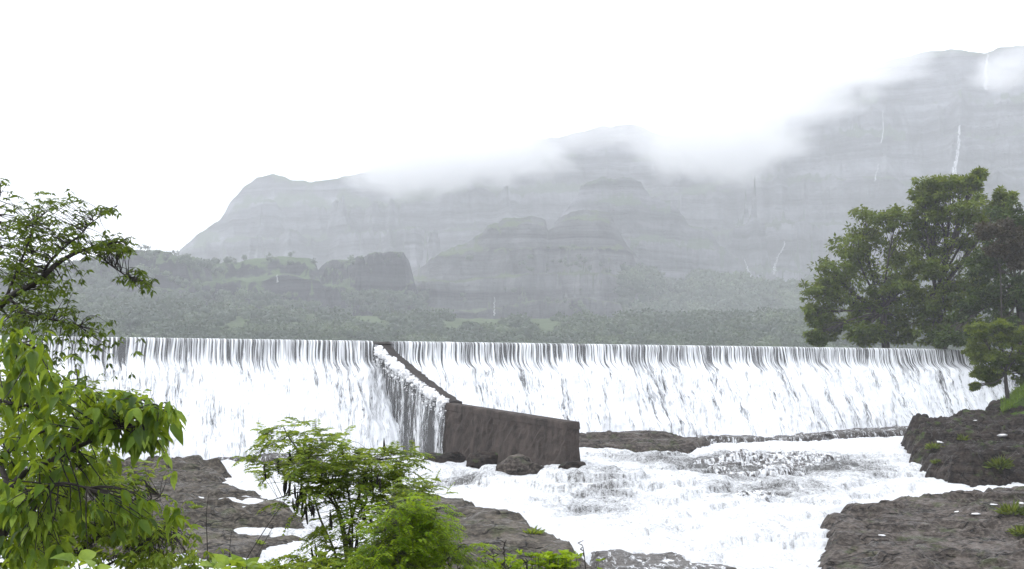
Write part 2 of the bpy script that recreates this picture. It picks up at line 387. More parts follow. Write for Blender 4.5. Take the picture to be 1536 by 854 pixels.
hill('spur', [(760, 560), (800, 440), (832, 330), (858, 304), (872, 278), (900, 266), (935, 268), (962, 276), (975, 296), (1010, 306), (1032, 334), (1064, 346), (1080, 372), (1108, 386), (1130, 430), (1160, 460), (1200, 560)],
     1400, 1000, 2, M['far'], 'grey rock spur rising in the middle of the valley wall', gully=.35, gf=.02, terr=46, tamp=.9, nu=300, seed=11, rough=9)
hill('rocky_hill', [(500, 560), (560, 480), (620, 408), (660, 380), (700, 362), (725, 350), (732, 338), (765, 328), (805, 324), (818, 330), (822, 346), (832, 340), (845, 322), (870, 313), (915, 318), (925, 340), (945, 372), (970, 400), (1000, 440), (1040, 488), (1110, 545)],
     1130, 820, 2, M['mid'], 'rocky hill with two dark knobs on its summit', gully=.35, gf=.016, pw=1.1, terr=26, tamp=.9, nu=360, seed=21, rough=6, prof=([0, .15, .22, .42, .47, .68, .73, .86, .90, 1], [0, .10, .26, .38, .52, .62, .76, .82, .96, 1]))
hill('forest_slope', [(880, 560), (960, 480), (1000, 440), (1050, 412), (1110, 420), (1160, 428), (1230, 420), (1350, 400), (1600, 370), (2300, 380)],
     1150, 800, 2, M['foot'], 'green forested slope at the foot of the mountain', gully=.3, gf=.02, pw=1, terr=40, tamp=.2, nu=300, seed=31)
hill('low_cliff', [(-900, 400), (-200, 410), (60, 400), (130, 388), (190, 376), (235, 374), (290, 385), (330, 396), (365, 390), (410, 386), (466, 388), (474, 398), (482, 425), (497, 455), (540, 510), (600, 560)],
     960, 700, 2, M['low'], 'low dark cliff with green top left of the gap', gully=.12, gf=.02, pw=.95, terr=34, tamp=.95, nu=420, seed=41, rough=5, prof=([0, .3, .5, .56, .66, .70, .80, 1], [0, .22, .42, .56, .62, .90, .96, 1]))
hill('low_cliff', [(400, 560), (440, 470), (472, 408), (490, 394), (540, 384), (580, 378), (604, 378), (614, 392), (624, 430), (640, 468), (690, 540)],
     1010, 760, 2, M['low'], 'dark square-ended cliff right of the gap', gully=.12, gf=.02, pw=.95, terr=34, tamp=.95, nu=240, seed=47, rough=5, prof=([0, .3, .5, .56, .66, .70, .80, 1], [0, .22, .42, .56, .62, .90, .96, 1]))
foot = hill('foothill', [(-900, 440), (0, 440), (150, 452), (260, 452), (330, 462), (480, 472), (700, 478), (1000, 478), (1100, 474), (1300, 470), (2300, 465)],
     720, 470, 1.5, M['foot'], 'wooded foothill along the far shore of the reservoir', gully=.15, gf=.03, pw=.8, terr=30, tamp=.1, nu=400, nt_=50, seed=61, rough=4)
bvhs = [BVHTree.FromPolygons([tuple(v) for v in V], [tuple(q) for q in Q.tolist()]) for V, Q in HILLS]
def hit(px, py):
    d = Vector(P(px, py, 1.0)); d.normalize(); best = None
    for bv in bvhs:
        h = bv.ray_cast(Vector((0, 0, 0)), d)
        if h[0] is not None and (best is None or h[3] < best[1]): best = (h[0], h[3])
    return best
# far-off wood: rounded tree crowns over the foothill and slope, one mass
ico_v = None
def ico():
    import bmesh
    bm = bmesh.new(); bmesh.ops.create_icosphere(bm, subdivisions=2, radius=1)
    v = np.array([x.co[:] for x in bm.verts]); f = np.array([[q.index for q in p.verts] for p in bm.faces]); bm.free(); return v, f
IV, IF_ = ico()
fw = MB()
def unit0(v): return v/(np.linalg.norm(v, axis=-1, keepdims=True)+1e-9)
def scatter_wood(n, x0, x1, y0, y1, rmin, rmax, dmax=1e9, skip=0):
    k_ = 0
    for _ in range(n):
        px = rng.uniform(x0, x1); py = rng.uniform(y0, y1); h = hit(px, py)
        if h is None or h[1] > dmax: continue
        if skip and vn(px*.03, py*.08, 5) < skip: continue
        r = rng.uniform(rmin, rmax)*h[1]/700
        vb = float(np.clip((fbm(px*.02, py*.06, 77, 3)-.3)*1.3+rng.normal(0, .08), 0, .65)); ax = np.array([r*rng.uniform(.8, 1.3), r, r*rng.uniform(.6, 1.0)]); c0 = np.array(h[0])+[0, 0, r*.2]
        vv = IV*(1+(rng.random((len(IV), 1))-.5)*.5)*ax*.8
        fw.add(vv+c0, None, IF_, rng.random(len(IV))*.2+vb)
        u = unit0(rng.normal(0, 1, (46, 3))); u[:, 2] = np.abs(u[:, 2])
        fw.leaves(c0+u*ax*rng.uniform(.75, 1.1, (46, 1)), rng.normal(0, 1, (46, 3)), u+rng.normal(0, .4, (46, 3)), r*.42, r*.34, 'quad', rng.random(46)*.35+vb)
scatter_wood(3600, -60, 1600, 465, 535, 1.4, 5.0, 800, .32)
scatter_wood(1500, -60, 1600, 500, 530, 1.6, 4.6, 800)
scatter_wood(1500, 930, 1500, 405, 500, 2.4, 4.8, 1300)
scatter_wood(700, 60, 640, 442, 475, 1.8, 3.6, 1100, .25)
scatter_wood(200, 60, 330, 395, 442, 1.8, 3.6, 1100, .55)
scatter_wood(160, 60, 640, 376, 396, 1.2, 2.6, 1050, .5)
scatter_wood(300, 620, 1000, 370, 480, 1.0, 2.2, 1400, .66)
wood = fw.build('distant_wood', M['leaff'], smooth=True); tag(wood, 'hazy green wood covering the far shore and foothills', 'wood', kind='stuff')

# small trees standing on the cliff edge
def small_tree(name, base, h, label, group):
    base = np.asarray(base, float); t = empty(name, base, label, 'tree', group)
    m = MB(); m.tube([base-[0, 0, h*.15], base+[0, 0, h*.35], base+[h*.06, 0, h*.6]], [h*.05, h*.035, h*.015], 5); m.build('trunk', M['barkt'], t)
    c = MB(); n = 420
    cl = base+np.array([0, 0, h*.55])+rng.normal(0, 1, (9, 3))*[h*.24, h*.2, h*.18]
    pos = cl[rng.integers(0, 9, n)]+rng.normal(0, h*.09, (n, 3))
    c.leaves(pos, rng.normal(0, 1, (n, 3)), rng.normal(0, 1, (n, 3)), h*.10, h*.07); c.build('crown', M['leaff'], t); return t
places = [(210, 'leftmost'), (222, 'second from left'), (262, 'third from left'), (352, 'fourth from left'), (366, 'fifth from left'), (404, 'sixth from left'), (436, 'seventh from left')]
for px, w_ in places:
    py = 340
    while py < 420:
        h = hit(px, py)
        if h and h[1] < 1100: break
        py += 1
    small_tree('distant_tree', np.array(h[0])-[0, 0, .5], rng.uniform(4.5, 6.5), f'{w_} of the small hazy trees on the low cliff edge', 'small trees on the cliff edge')

# thin waterfalls on the mountain side
def ribbon(name, pts, wpx, label):
    P3 = []; Wd = []
    n = 26
    tt = np.linspace(0, 1, n); xs = np.interp(tt, np.linspace(0, 1, len(pts)), [p[0] for p in pts]); ys = np.interp(tt, np.linspace(0, 1, len(pts)), [p[1] for p in pts])
    xs = xs+(fbm(tt*9, tt*0, int(xs[0]))-.5)*wpx*1.2
    for x, y in zip(xs, ys):
        h = hit(x, y)
        if h is None: continue
        p = np.array(h[0]); P3.append(p*(1-3.0/h[1])); Wd.append(h[1]/F)
    V = []; UV = []
    for i, (p, w) in enumerate(zip(P3, Wd)):
        ww = w*wpx*(.35+.65*i/len(P3))*.5*(0.6+.6*vn(i*.7, 0., 3))
        for s_, yy in ((-1, 0), (0, -1.2), (1, 0)):
            V.append(p+[s_*ww, yy, 0]); UV.append((s_*.5+.5, i/len(P3)*4))
    V = np.array(V); n = len(P3)
    Q = []
    for i in range(n-1):
        Q += [[i*3, i*3+1, i*3+4, i*3+3], [i*3+1, i*3+2, i*3+5, i*3+4]]
    o = mesh_obj(name, V, [np.array(Q)], M['fall'], origin=V[-1], uv=np.array(UV))
    tag(o, label, 'waterfall', 'thin waterfalls down the mountain'); return o
ribbon('thin_waterfall', [(1442, 188), (1437, 215), (1433, 240), (1431, 272)], 8, 'long white streamlet falling just above the big right-hand tree')
ribbon('thin_waterfall', [(1482, 80), (1479, 100), (1480, 135)], 6, 'white streamlet dropping from the mountain top at upper right')
ribbon('thin_waterfall', [(1178, 362), (1168, 385), (1160, 412)], 5, 'short slanting streamlet low on the slope left of the big tree')
ribbon('thin_waterfall', [(1116, 388), (1122, 405), (1130, 424)], 4, 'broken streamlet low in the shadowed gully')
ribbon('thin_waterfall', [(1325, 165), (1324, 200), (1322, 215)], 2.4, 'faint high streamlet in the middle of the upper cliff')
ribbon('thin_waterfall', [(1318, 246), (1312, 272)], 2.6, 'faint streamlet on the cliff band below the upper cliff')
ribbon('thin_waterfall', [(742, 445), (741, 474)], 3, 'tiny streamlet at the foot of the rocky hill')
ribbon('thin_waterfall', [(416, 412), (416, 424)], 3, 'tiny white streamlet on the low dark cliff')

# ---------------------------------------------------------------- cloud lying on the ridge
def cloud(name, c, rad, dens, thr, label, scale=.006, seed=0.):
    m = bpy.data.materials.new(name); m.use_nodes = True; nt = m.node_tree
    for n in list(nt.nodes): nt.nodes.remove(n)
    k = NT(nt); out = k.n('ShaderNodeOutputMaterial'); pv = k.n('ShaderNodeVolumePrincipled')
    pv.inputs['Color'].default_value = (1, 1, 1, 1)
    tc = k.n('ShaderNodeTexCoord').outputs['Object']
    ln = k.n('ShaderNodeVectorMath', operation='LENGTH'); k.l(k.mapv(tc, (1/rad[0], 1/rad[1], 1/rad[2])), ln.inputs[0])
    mp = k.n('ShaderNodeMapping'); mp.inputs['Location'].default_value = (seed, seed*2, 0); mp.inputs['Scale'].default_value = (1, 1, 1.5); k.l(tc, mp.inputs['Vector'])
    no = k.noise(mp.outputs[0], scale, 4, .6, .6)
    fall = k.math('MULTIPLY', k.math('SUBTRACT', 1.0, ln.outputs['Value']), 1.3)
    a = k.math('ADD', k.math('SUBTRACT', no, thr), k.math('MULTIPLY', k.math('SUBTRACT', fall, .55), .45))
    d = k.math('MULTIPLY', k.math('MULTIPLY', a, 5.0, True), k.ramp(ln.outputs['Value'], [(.55, 1), (1, 0)]))
    k.l(k.math('MULTIPLY', d, dens), pv.inputs['Density']); k.l(pv.outputs[0], out.inputs['Volume'])
    V = IV*np.array(rad)+np.array(c)
    o = mesh_obj(name, V, [IF_], m, origin=c); tag(o, label, 'cloud', kind='stuff'); return o
for (px, py, Yc), (rx, ry, rz), dn, th, lab, sc, sdd in [
    ((640, 236, 1720), (175, 200, 72), .019, .38, 'low white cloud hiding the ridge left of centre', .012, 13.),
    ((770, 228, 1690), (130, 200, 62), .014, .43, 'ragged cloud strip between the two ridge summits', .015, 29.),
    ((920, 190, 1610), (150, 180, 52), .010, .49, 'thin drifting cloud over the central summit', .016, 41.),
    ((1080, 208, 1560), (150, 200, 76), .019, .39, 'white cloud filling the saddle right of the central summit', .012, 77.),
    ((1205, 128, 1540), (140, 180, 66), .015, .40, 'mist veiling the shoulder of the right mountain', .015, 101.),
    ((1340, 92, 1540), (110, 160, 30), .011, .43, 'streak of mist along the top edge of the right mountain', .016, 111.),
    ((1515, 105, 1540), (70, 160, 32), .011, .45, 'faint mist on the mountain top at upper right', .015, 131.)]:
    cloud('cloud', P(px, py, Yc), (rx, ry, rz), dn, th, lab, scale=sc, seed=sdd)

# ---------------------------------------------------------------- water levels and ground
LV = [(-400, 80, -5.6), (100, 80, -5.65), (300, 79, -5.7), (460, 80, -5.8), (600, 84, -5.8), (660, 80, -5.7), (780, 70, -5.6), (870, 68.5, -5.1), (890, 71, -5.3), (870, 88, -5.6), (960, 98, -5.6), (1100, 105, -5.65), (1300, 113, -5.65), (1370, 116, -5.6), (1500, 125, -5.6),
      (1150, 90, -5.7), (1150, 82, -5.95), (1150, 76, -6.5), (1300, 92, -5.8), (1350, 84, -6.15), (1420, 73, -6.65), (1000, 80, -5.95), (950, 72, -6.2), (1200, 66, -6.9), (1240, 58, -7.25), (1220, 50, -7.7), (1100, 60, -7.2), (950, 60, -6.9), (900, 52, -7.35), (1000, 48, -7.7), (800, 63, -6.4), (760, 59, -6.75), (650, 67, -6.6), (560, 62, -6.8), (560, 72, -6.3), (470, 66, -6.4), (470, 57, -7.1), (400, 70, -6.3), (330, 51, -7.75), (480, 52, -7.6), (150, 52, -7.7), (150, 66, -6.6), (1400, 60, -8.1), (1540, 62, -8.1), (1500, 52, -8.3), (1350, 52, -8.2), (900, 40, -8.6), (1200, 40, -8.6), (300, 40, -8.6), (-200, 60, -7.2), (1900, 60, -7.0), (768, 30, -9.2)]
LX = np.array([XY(a, y) for a, y, z in LV]); LZ = np.array([z for a, y, z in LV])
def idw(X, Y, PX, PZ, p=3.0, sm=1.0):
    n = np.zeros_like(X); d = np.zeros_like(X)
    for (x, y), z in zip(PX, PZ):
        w = 1/((X-x)**2+(Y-y)**2+sm)**(p/2); n += w*z; d += w
    return n/d
def level(X, Y): return idw(X, Y, LX, LZ, 4, 2.0)
DA = np.array([-25.7, 81.0]); DD = np.array([.848, .530]); DN = np.array([.530, -.848])
def grid_faces(r, c):
    i = np.arange(r-1)[:, None]*c+np.arange(c-1)[None, :]
    return np.stack([i, i+1, i+1+c, i+c], -1).reshape(-1, 4)
def ground_z(X, Y):
    lv = level(X, np.clip(Y, 32, 130))
    bed = lv-.9
    bank = -1.62-.17*np.clip(Y, -5, 20)-.38*np.clip(Y-20, 0, 100)
    bank = bank-np.clip(X-8, 0, 60)*.02+(fbm(X*.4, Y*.4, 5)-.5)*.35
    k_ = np.clip((X-.40*Y)/14, 0, 1); rb = -9.6+sst(k_)*12.6+(fbm(X*.2, Y*.2, 8)-.5)*1.2
    rb = np.where(Y > 55, rb, -50)
    kl = np.clip((-.50*Y-X)/14, 0, 1); lb = np.where(Y > 40, -9.8+sst(kl)*12, -50)
    z = np.maximum(np.maximum(bed, bank), np.maximum(rb, lb))
    return z
gx = np.linspace(-110, 130, 321); gy = np.linspace(-40, 150, 254); X, Y = np.meshgrid(gx, gy)
Z = ground_z(X, Y)
beh = (X-DA[0])*DN[0]+(Y-DA[1])*DN[1]
Z = np.where((beh < -3) & (X < 55), np.minimum(Z, -4.0), Z)
g = mesh_obj('ground', np.stack([X, Y, Z], -1).reshape(-1, 3), [grid_faces(*X.shape)], M['soil']); tag(g, 'earth bank and river bed', 'ground', kind='structure')
gb = mesh_obj('valley_floor', [(-2950, -55, -11), (2950, -55, -11), (2950, 3350, -11), (-2950, 3350, -11)], [np.array([[0, 1, 2, 3]])], M['soil']); tag(gb, 'valley floor reaching the horizon', 'ground', kind='structure')

# river
gx = np.arange(-52, 62, .2); gy = np.arange(34, 128, .2); X, Y = np.meshgrid(gx, gy)
off = (X-DA[0])*DN[0]+(Y-DA[1])*DN[1]
Z = level(X, Y)
L0 = Z+(fbm(X*.22, Y*.3, 71, 4)-.5)*.9; STP = .42; ph = L0/STP; fr = ph-np.floor(ph)
tf = sst(np.clip((off-7)/5, 0, 1)); Z = Z+(sst(np.clip((fr-.38)/.24, 0, 1))-fr)*STP*tf
wx = X+(fbm(X*.5, Y*.5, 3)-.5)*2.0; wy = Y+(fbm(X*.5, Y*.5, 4)-.5)*2.0
Z = Z+(ridged(wx*.55, wy*.4, 12, 4)-.5)*.32+(fbm(wx*2.2, wy*1.8, 14, 4)-.5)*.24-.05
dk = np.full(X.shape, .0)
def blob(px, Y0, rx, ry, a):
    x0, y0 = XY(px, Y0); return a*np.exp(-((X-x0)/rx)**2-((Y-y0)/ry)**2)
for bl in [(420, 70, 2.5, 2.5, .35), (490, 63, 2, 3, .35), (470, 56, 2, 2, .4), (360, 51, 4, 1.5, .3), (560, 68, 3, 4, .3), (1000, 62, 6, 5, .15), (1100, 52, 6, 5, .18), (1150, 75, 9, 9, .35), (1150, 84, 8, 5, .4), (1180, 70, 4, 3, .4), (1050, 84, 6, 4, .35), (1280, 80, 4, 3, .3), (720, 69, 3, 1.5, .5), (690, 70, 2, 1.5, .4), (900, 66, 2.5, 4, .3), (860, 60, 2, 2, .4), (1000, 56, 2, 2, .25), (1150, 80, 7, 7, .55), (1060, 78, 3, 3, .5), (1240, 84, 4, 5, .5), (1130, 68, 3.2, 3, .55), (880, 62, 3, 3, .45), (880, 68, 3, 2.4, .5), (720, 72, 3, 2.5, .5), (640, 76, 3, 3, .35), (460, 74, 3, 3, .45), (380, 79, 4, 2, .5), (480, 58, 2.5, 3, .4), (1000, 46, 6, 3, .5), (1170, 59, 3, 4, .25), (1290, 90, 5, 4, .35), (950, 84, 5, 5, .4)]:
    dk = dk+blob(*bl)
gyy, gxx = np.gradient(Z, .2); steep = np.clip(np.hypot(gxx, gyy)*1.1-.45, 0, 1); dk = dk+steep*.35*(dk > .12)
keep = off > 3.6
fc = grid_faces(*X.shape); kv = keep.ravel(); fc = fc[kv[fc].all(1)]
used = np.unique(fc); rm = np.zeros(X.size, int); rm[used] = np.arange(len(used))
V = np.stack([X, Y, Z], -1).reshape(-1, 3)[used]
rv = mesh_obj('river', V, [rm[fc]], M['river'], attr={'var': np.clip(dk.ravel()[used], 0, 1.3), 'steep': steep.ravel()[used]}); tag(rv, 'white foaming river below the dam', 'river', kind='structure')

# reservoir
def dpt(s, o, z): q = DA+DD*s+DN*o; return [q[0], q[1], z]
rsv = np.array([dpt(-420, -1.2, 2.19), dpt(118, -1.2, 2.19), [900, 560, 2.19], [-900, 560, 2.19]])
o = mesh_obj('reservoir', rsv, [np.array([[0, 1, 2, 3]])], M['res']); tag(o, 'calm reservoir behind the dam', 'water', kind='structure')

# ---------------------------------------------------------------- dam
dam = empty('dam', dpt(35, 0, -6), 'long straight stone overflow dam crossing the whole valley', 'dam')
prof = [(-2.2, -9), (-2.2, 2.02), (-.15, 2.12), (0, 2.0), (.12, .9), (.42, .2), (.95, -.6), (4.7, -5.9), (4.9, -9)]
ss = np.arange(-60, 104.1, .5)
V = np.array([[dpt(s, o_, z_) for o_, z_ in prof] for s in ss]).reshape(-1, 3)
nn_ = (fbm(V[:, 0]*1.1+V[:, 1], V[:, 2]*1.3, 2)-.5)*.12; V[:, 0] += DN[0]*nn_; V[:, 1] += DN[1]*nn_
mesh_obj('wall_face', V, [grid_faces(len(ss), len(prof))], M['dam'], dam, smooth=False)
cp = [(-1.2, 2.125), (-1.2, 2.20), (.10, 2.17), (.10, 2.03), (-.1, 2.03)]
V = np.array([[dpt(s, o_, z_) for o_, z_ in cp] for s in ss]).reshape(-1, 3)
mesh_obj('crest', V, [grid_faces(len(ss), len(cp))], M['cope'], dam, smooth=False)
def sheet(name, s0, s1, label, seed):
    s_ = np.arange(s0, s1, .10)
    pr = np.array([(-.9, 2.235), (-.2, 2.235), (.10, 2.19), (.22, 2.0), (.34, 1.4), (.50, .95), (.72, .45), (1.0, .02), (1.4, -.5)] + [(1.4+(4.9-1.4)*q, -.5+(-6.0+.5)*q**1.03) for q in np.linspace(.05, 1, 40)])
    dist = np.concatenate([[0], np.cumsum(np.hypot(*np.diff(pr, axis=0).T))])-1.0
    fine = np.concatenate([[0], np.linspace(.7, dist[-1]+1, 110)])-1.0
    O = np.interp(fine, dist, pr[:, 0]); Zp = np.interp(fine, dist, pr[:, 1])
    SS, VV = np.meshgrid(s_, fine); sh = (fbm(SS*.35, SS*0, seed+2, 4)-.5)*1.3*sst((VV-.3)/.6)*sst((6-VV)/2); OO = np.interp(VV+sh, dist, pr[:, 0]); ZZ = np.tile(Zp[:, None], (1, len(s_)))
    lowz = sst((VV-1.4)/1.0); topz = sst((VV-.2)/.5)
    wob = (fbm(SS*2.6, VV*.25, seed, 3)-.5)*.22*topz + lowz*((fbm(SS*1.3+VV*.1, VV*.35, seed+4, 4)-.5)*.75+(ridged(SS*.35, VV*.2, seed+6, 3)-.5)*.7)
    rough = lowz*(fbm(SS*4, VV*2.4, seed+8, 3)-.5)*.22
    OO = OO+wob+rough+.38*lowz
    Xx = DA[0]+DD[0]*SS+DN[0]*OO; Yy = DA[1]+DD[1]*SS+DN[1]*OO
    V = np.stack([Xx, Yy, ZZ+lowz*wob*.3], -1).reshape(-1, 3)
    uv = np.stack([SS+seed*37+ .15*VV, VV], -1).reshape(-1, 2)
    o = mesh_obj(name, V, [grid_faces(len(fine), len(s_))], M['sheet'], origin=dpt((s0+s1)/2, 5, -6), uv=uv)
    return tag(o, label, 'waterfall')
SD = 18.3
sheet('waterfall', -50, SD-.05, 'white water pouring over the dam left of the sloping divide wall', 5)
sheet('waterfall', SD+1.35, 101, 'long white curtain of water over the dam right of the sloping divide wall', 6)

# divide wall + block wall
def wall_prism(s0, n0, n1, th, ztop, zbot, steps=30, batter=.0, over=0.0, jit=.05, seed=0):
    """runs from offset n0 to n1 along the dam normal at station s0, thickness th along the dam"""
    ns = np.linspace(n0, n1, steps); V = []
    for o_ in ns:
        zt = ztop(o_); zb = zbot
        zs = np.linspace(0, 1, 14)
        ring = []
        for q in zs: ring.append((s0-over-batter*(1-q), zb+(zt-zb)*q))
        ring.append((s0+th*.5, zt+.02))
        for q in zs[::-1]: ring.append((s0+th+over+batter*(1-q), zb+(zt-zb)*q))
        V.append([dpt(s, o_, z) for s, z in ring])
    V = np.array(V); r, c = V.shape[:2]
    jn = (fbm(np.arange(r)[:, None]*.9, np.arange(c)[None, :]*.8, seed)-.5)*jit*2
    V[..., 0] += jn*DD[0]; V[..., 1] += jn*DD[1]
    Q = grid_faces(r, c)
    def cap(i, push):
        base = V[i].copy(); n = c; rows = []
        half = c//2; L = base[:half]; Rr = base[half+1:][::-1]
        m_ = 8; G = np.array([L*(1-u)+Rr*u for u in np.linspace(0, 1, m_)])
        hh = (fbm(np.arange(m_)[:, None]*.9, np.arange(half)[None, :]*.7, seed+3)-.5)*jit*2
        G[..., 0] += DN[0]*push*(.02+hh); G[..., 1] += DN[1]*push*(.02+hh)
        return G
    mb = MB(); mb.add(V.reshape(-1, 3), Q)
    for i, s in ((0, -1), (-1, 1)):
        G = cap(i, s); mb.add(G.reshape(-1, 3), grid_faces(*G.shape[:2]))
    return mb
nA = 0.1; nB = 10.85
ztd = lambda o_: float(np.interp(o_, [0, 1.5, 4, 7.5, 10, 11.3], [1.95, 1.35, .35, -.95, -1.75, -2.15]))
dw = empty('divide_wall', dpt(SD+.6, 6, -6), 'sloping stone divide wall running down from the dam crest with water spilling off its left side', 'wall')
wall_prism(SD, nA, nB, 1.25, ztd, -7, 40, batter=.25, jit=.2, seed=3).build('wall_body', M['dam'], dw, smooth=False)
# curtain of water down its left face
oo = np.arange(.3, 11.3, .08); vv = np.linspace(0, 1, 60); OO, VV = np.meshgrid(oo, vv)
zt = np.interp(OO, [0, 1.5, 4, 7.5, 10, 11.3, 12], [2.0, 1.4, .4, -.9, -1.7, -2.05, -2.2])+.06
# first rows lie on top of the wall
top = VV < .08
ZZ = np.where(top, zt+.05, zt+(-6.0-zt)*(VV-.08)/.92)
dwn = zt-ZZ
SSs = np.where(top, SD+.22*(1-VV/.08)-.12*(VV/.08), SD-.14-.30*np.sqrt(np.clip(dwn, 0, 9)/6)-(fbm(OO*2.4, dwn*.4, 9)-.5)*.30*np.clip(dwn, 0, 1))
Xx = DA[0]+DD[0]*SSs+DN[0]*OO; Yy = DA[1]+DD[1]*SSs+DN[1]*OO
o = mesh_obj('waterfall', np.stack([Xx, Yy, ZZ], -1).reshape(-1, 3), [grid_faces(*OO.shape)], M['curtain'], origin=dpt(SD, 6, -6), uv=np.stack([OO, dwn], -1).reshape(-1, 2))
tag(o, 'thin broken water curtain down the dark side of the divide wall', 'waterfall')
# foam running over the edge of the divide wall
fb = MB()
for _ in range(1100):
    q = rng.uniform(.5, 11.2); z = float(np.interp(q, [0, 1.5, 4, 7.5, 10, 11.3, 12], [2.0, 1.4, .4, -.9, -1.7, -2.05, -2.2]))
    dn = abs(rng.normal(0, .22)) if rng.random() < .65 else rng.uniform(0, 1.2); r = rng.uniform(.02, .13)*(1 if dn < .4 else .5)*(.2+1.4*vn(q*1.7, 0., 5))
    vv_ = IV*(1+(rng.random((len(IV), 1))-.5)*.9)*[r*1.2, r*1.2, r*rng.uniform(.6, 1.6)]
    fb.add(vv_+np.array(dpt(SD+rng.normal(-.05, .13)-dn*.15, q+rng.normal(0, .1), z+.06-dn)), None, IF_)
o = fb.build('foam', M['white']); tag(o, 'ragged white foam along the edge of the divide wall', 'foam', kind='stuff')

zbw = lambda o_: float(np.interp(o_, [10.9, 25.2], [-2.22, -2.98]))
bw = empty('block_wall', dpt(SD+.6, 19, -6), 'brown concrete block wall standing in the white water below the dam', 'wall')
wall_prism(SD-.05, 10.9, 25.1, .75, zbw, -7, 50, batter=.30, jit=.17, seed=8).build('wall_body', M['wall'], bw, smooth=False)
zbc = lambda o_: zbw(o_)+.16
# coping band
ns = np.linspace(10.85, 25.2, 60); V = []
for i, o_ in enumerate(ns):
    z = zbw(o_); e = (vn(o_*1.3, 0., 4)-.5)*.06
    V.append([dpt(s, o_, zz) for s, zz in ((SD-.11+e, z-.30), (SD-.13+e, z+.02), (SD-.08, z+.12+e), (SD+.74, z+.13), (SD+.79, z-.3))])
V = np.array(V); mb = MB(); mb.add(V.reshape(-1, 3), grid_faces(*V.shape[:2]))
for i in (0, -1): mb.add(V[i], [[0, 1, 3, 4]], [[1, 2, 3]])
mb.build('coping', M['wall'], bw, smooth=False)

# spray hanging at the foot of the falls
def spray(name, s0, s1, o0, o1, z0, z1, dens, label):
    m = bpy.data.materials.new(name); m.use_nodes = True; nt = m.node_tree
    for n in list(nt.nodes): nt.nodes.remove(n)
    k = NT(nt); out = k.n('ShaderNodeOutputMaterial'); pv = k.n('ShaderNodeVolumePrincipled'); pv.inputs['Color'].default_value = (1, 1, 1, 1)
    p = k.pos(); z = k.sep(p)[2]; h = k.n('ShaderNodeMapRange'); h.inputs['From Min'].default_value = z1; h.inputs['From Max'].default_value = z0; k.l(z, h.inputs['Value'])
    d = k.math('MULTIPLY', k.math('POWER', h.outputs[0], 2.0), k.ramp(k.noise(k.mapv(p, (1, 1, .7)), .35, 3, .6), [(.42, 0), (.68, 1)]))
    k.l(k.math('MULTIPLY', d, dens), pv.inputs['Density']); k.l(pv.outputs[0], out.inputs['Volume'])
    V = [dpt(a, b_, c) for c in (z0, z1) for b_ in (o0, o1) for a in (s0, s1)]
    o = mesh_obj(name, V, [hq], m, smooth=False); tag(o, label, 'spray', kind='stuff')
spray('spray', SD+2, 90, 4.0, 10, -6.2, -2.2, .30, 'fine white spray at the foot of the long right waterfall')
spray('spray', -30, SD-.8, 4.0, 9.5, -6.2, -2.2, .30, 'fine white spray at the foot of the left waterfall')

# ---------------------------------------------------------------- rocks
def slab(name, outline, tops, base, mat, label, res=.12, edge=.9, step=.34, rgh=.35, seed=1, cat='rock', group=None):
    pl = np.array([XY(a, y) for a, y in outline]); tp = np.array([XY(a, y) for a, y, z in tops]); tz = np.array([z for a, y, z in tops])
    x0, y0 = pl.min(0)-1; x1, y1 = pl.max(0)+1
    X, Y = np.meshgrid(np.arange(x0, x1, res), np.arange(y0, y1, res))
    wx = X+(fbm(X*.6, Y*.6, seed+20, 4)-.5)*1.6; wy = Y+(fbm(X*.6, Y*.6, seed+30, 4)-.5)*1.6
    ins = np.zeros(X.shape, bool); dist = np.full(X.shape, 1e9); n = len(pl)
    for i in range(n):
        (ax, ay), (bx, by) = pl[i], pl[(i+1) % n]
        c = ((ay > wy) != (by > wy)) & (wx < (bx-ax)*(wy-ay)/(by-ay+1e-12)+ax); ins ^= c
        L2 = (bx-ax)**2+(by-ay)**2+1e-9; t = np.clip(((wx-ax)*(bx-ax)+(wy-ay)*(by-ay))/L2, 0, 1)
        dist = np.minimum(dist, np.hypot(wx-ax-t*(bx-ax), wy-ay-t*(by-ay)))
    sd_ = np.where(ins, dist, -dist)
    T = idw(X, Y, tp, tz, 3, 1.0)
    T = T+(fbm(X*.35, Y*.5, seed, 5)-.5)*rgh*2.2
    ph = T/step+(fbm(X*.15, Y*.15, seed+8)-.5)*2; fr = ph-np.floor(ph)
    T = T+(sst(np.clip((fr-.3)/.4, 0, 1))-fr)*step*.9
    T = T+(ridged(X*.55+Y*.2, Y*.9, seed+3, 5)-.6)*rgh*1.5
    e = np.clip((sd_+.35)/edge, 0, 1)**.55
    Z = base+(T-base)*e
    keep = sd_ > -.6
    fc = grid_faces(*X.shape); kv = keep.ravel(); fc = fc[kv[fc].any(1)]
    used = np.unique(fc); rm = np.zeros(X.size, int); rm[used] = np.arange(len(used))
    V = np.stack([X, Y, Z], -1).reshape(-1, 3)[used]
    o = mesh_obj(name, V, [rm[fc]], mat, origin=(V[:, 0].mean(), V[:, 1].mean(), base)); return tag(o, label, cat, group)
slab('rock_slab', [(60, 80), (180, 80), (300, 79), (338, 74), (348, 70), (362, 66.5), (400, 64), (440, 61), (456, 58), (440, 56), (300, 56), (60, 56)],
     [(200, 79, -5.45), (300, 77, -5.55), (300, 68, -5.95), (350, 67, -6.15), (420, 61, -6.6), (440, 58, -6.62), (300, 58, -6.6), (100, 60, -6.3)], -7.6, M['rock'], 'wide brown bedrock shelf behind the leafy tree at left', seed=1)
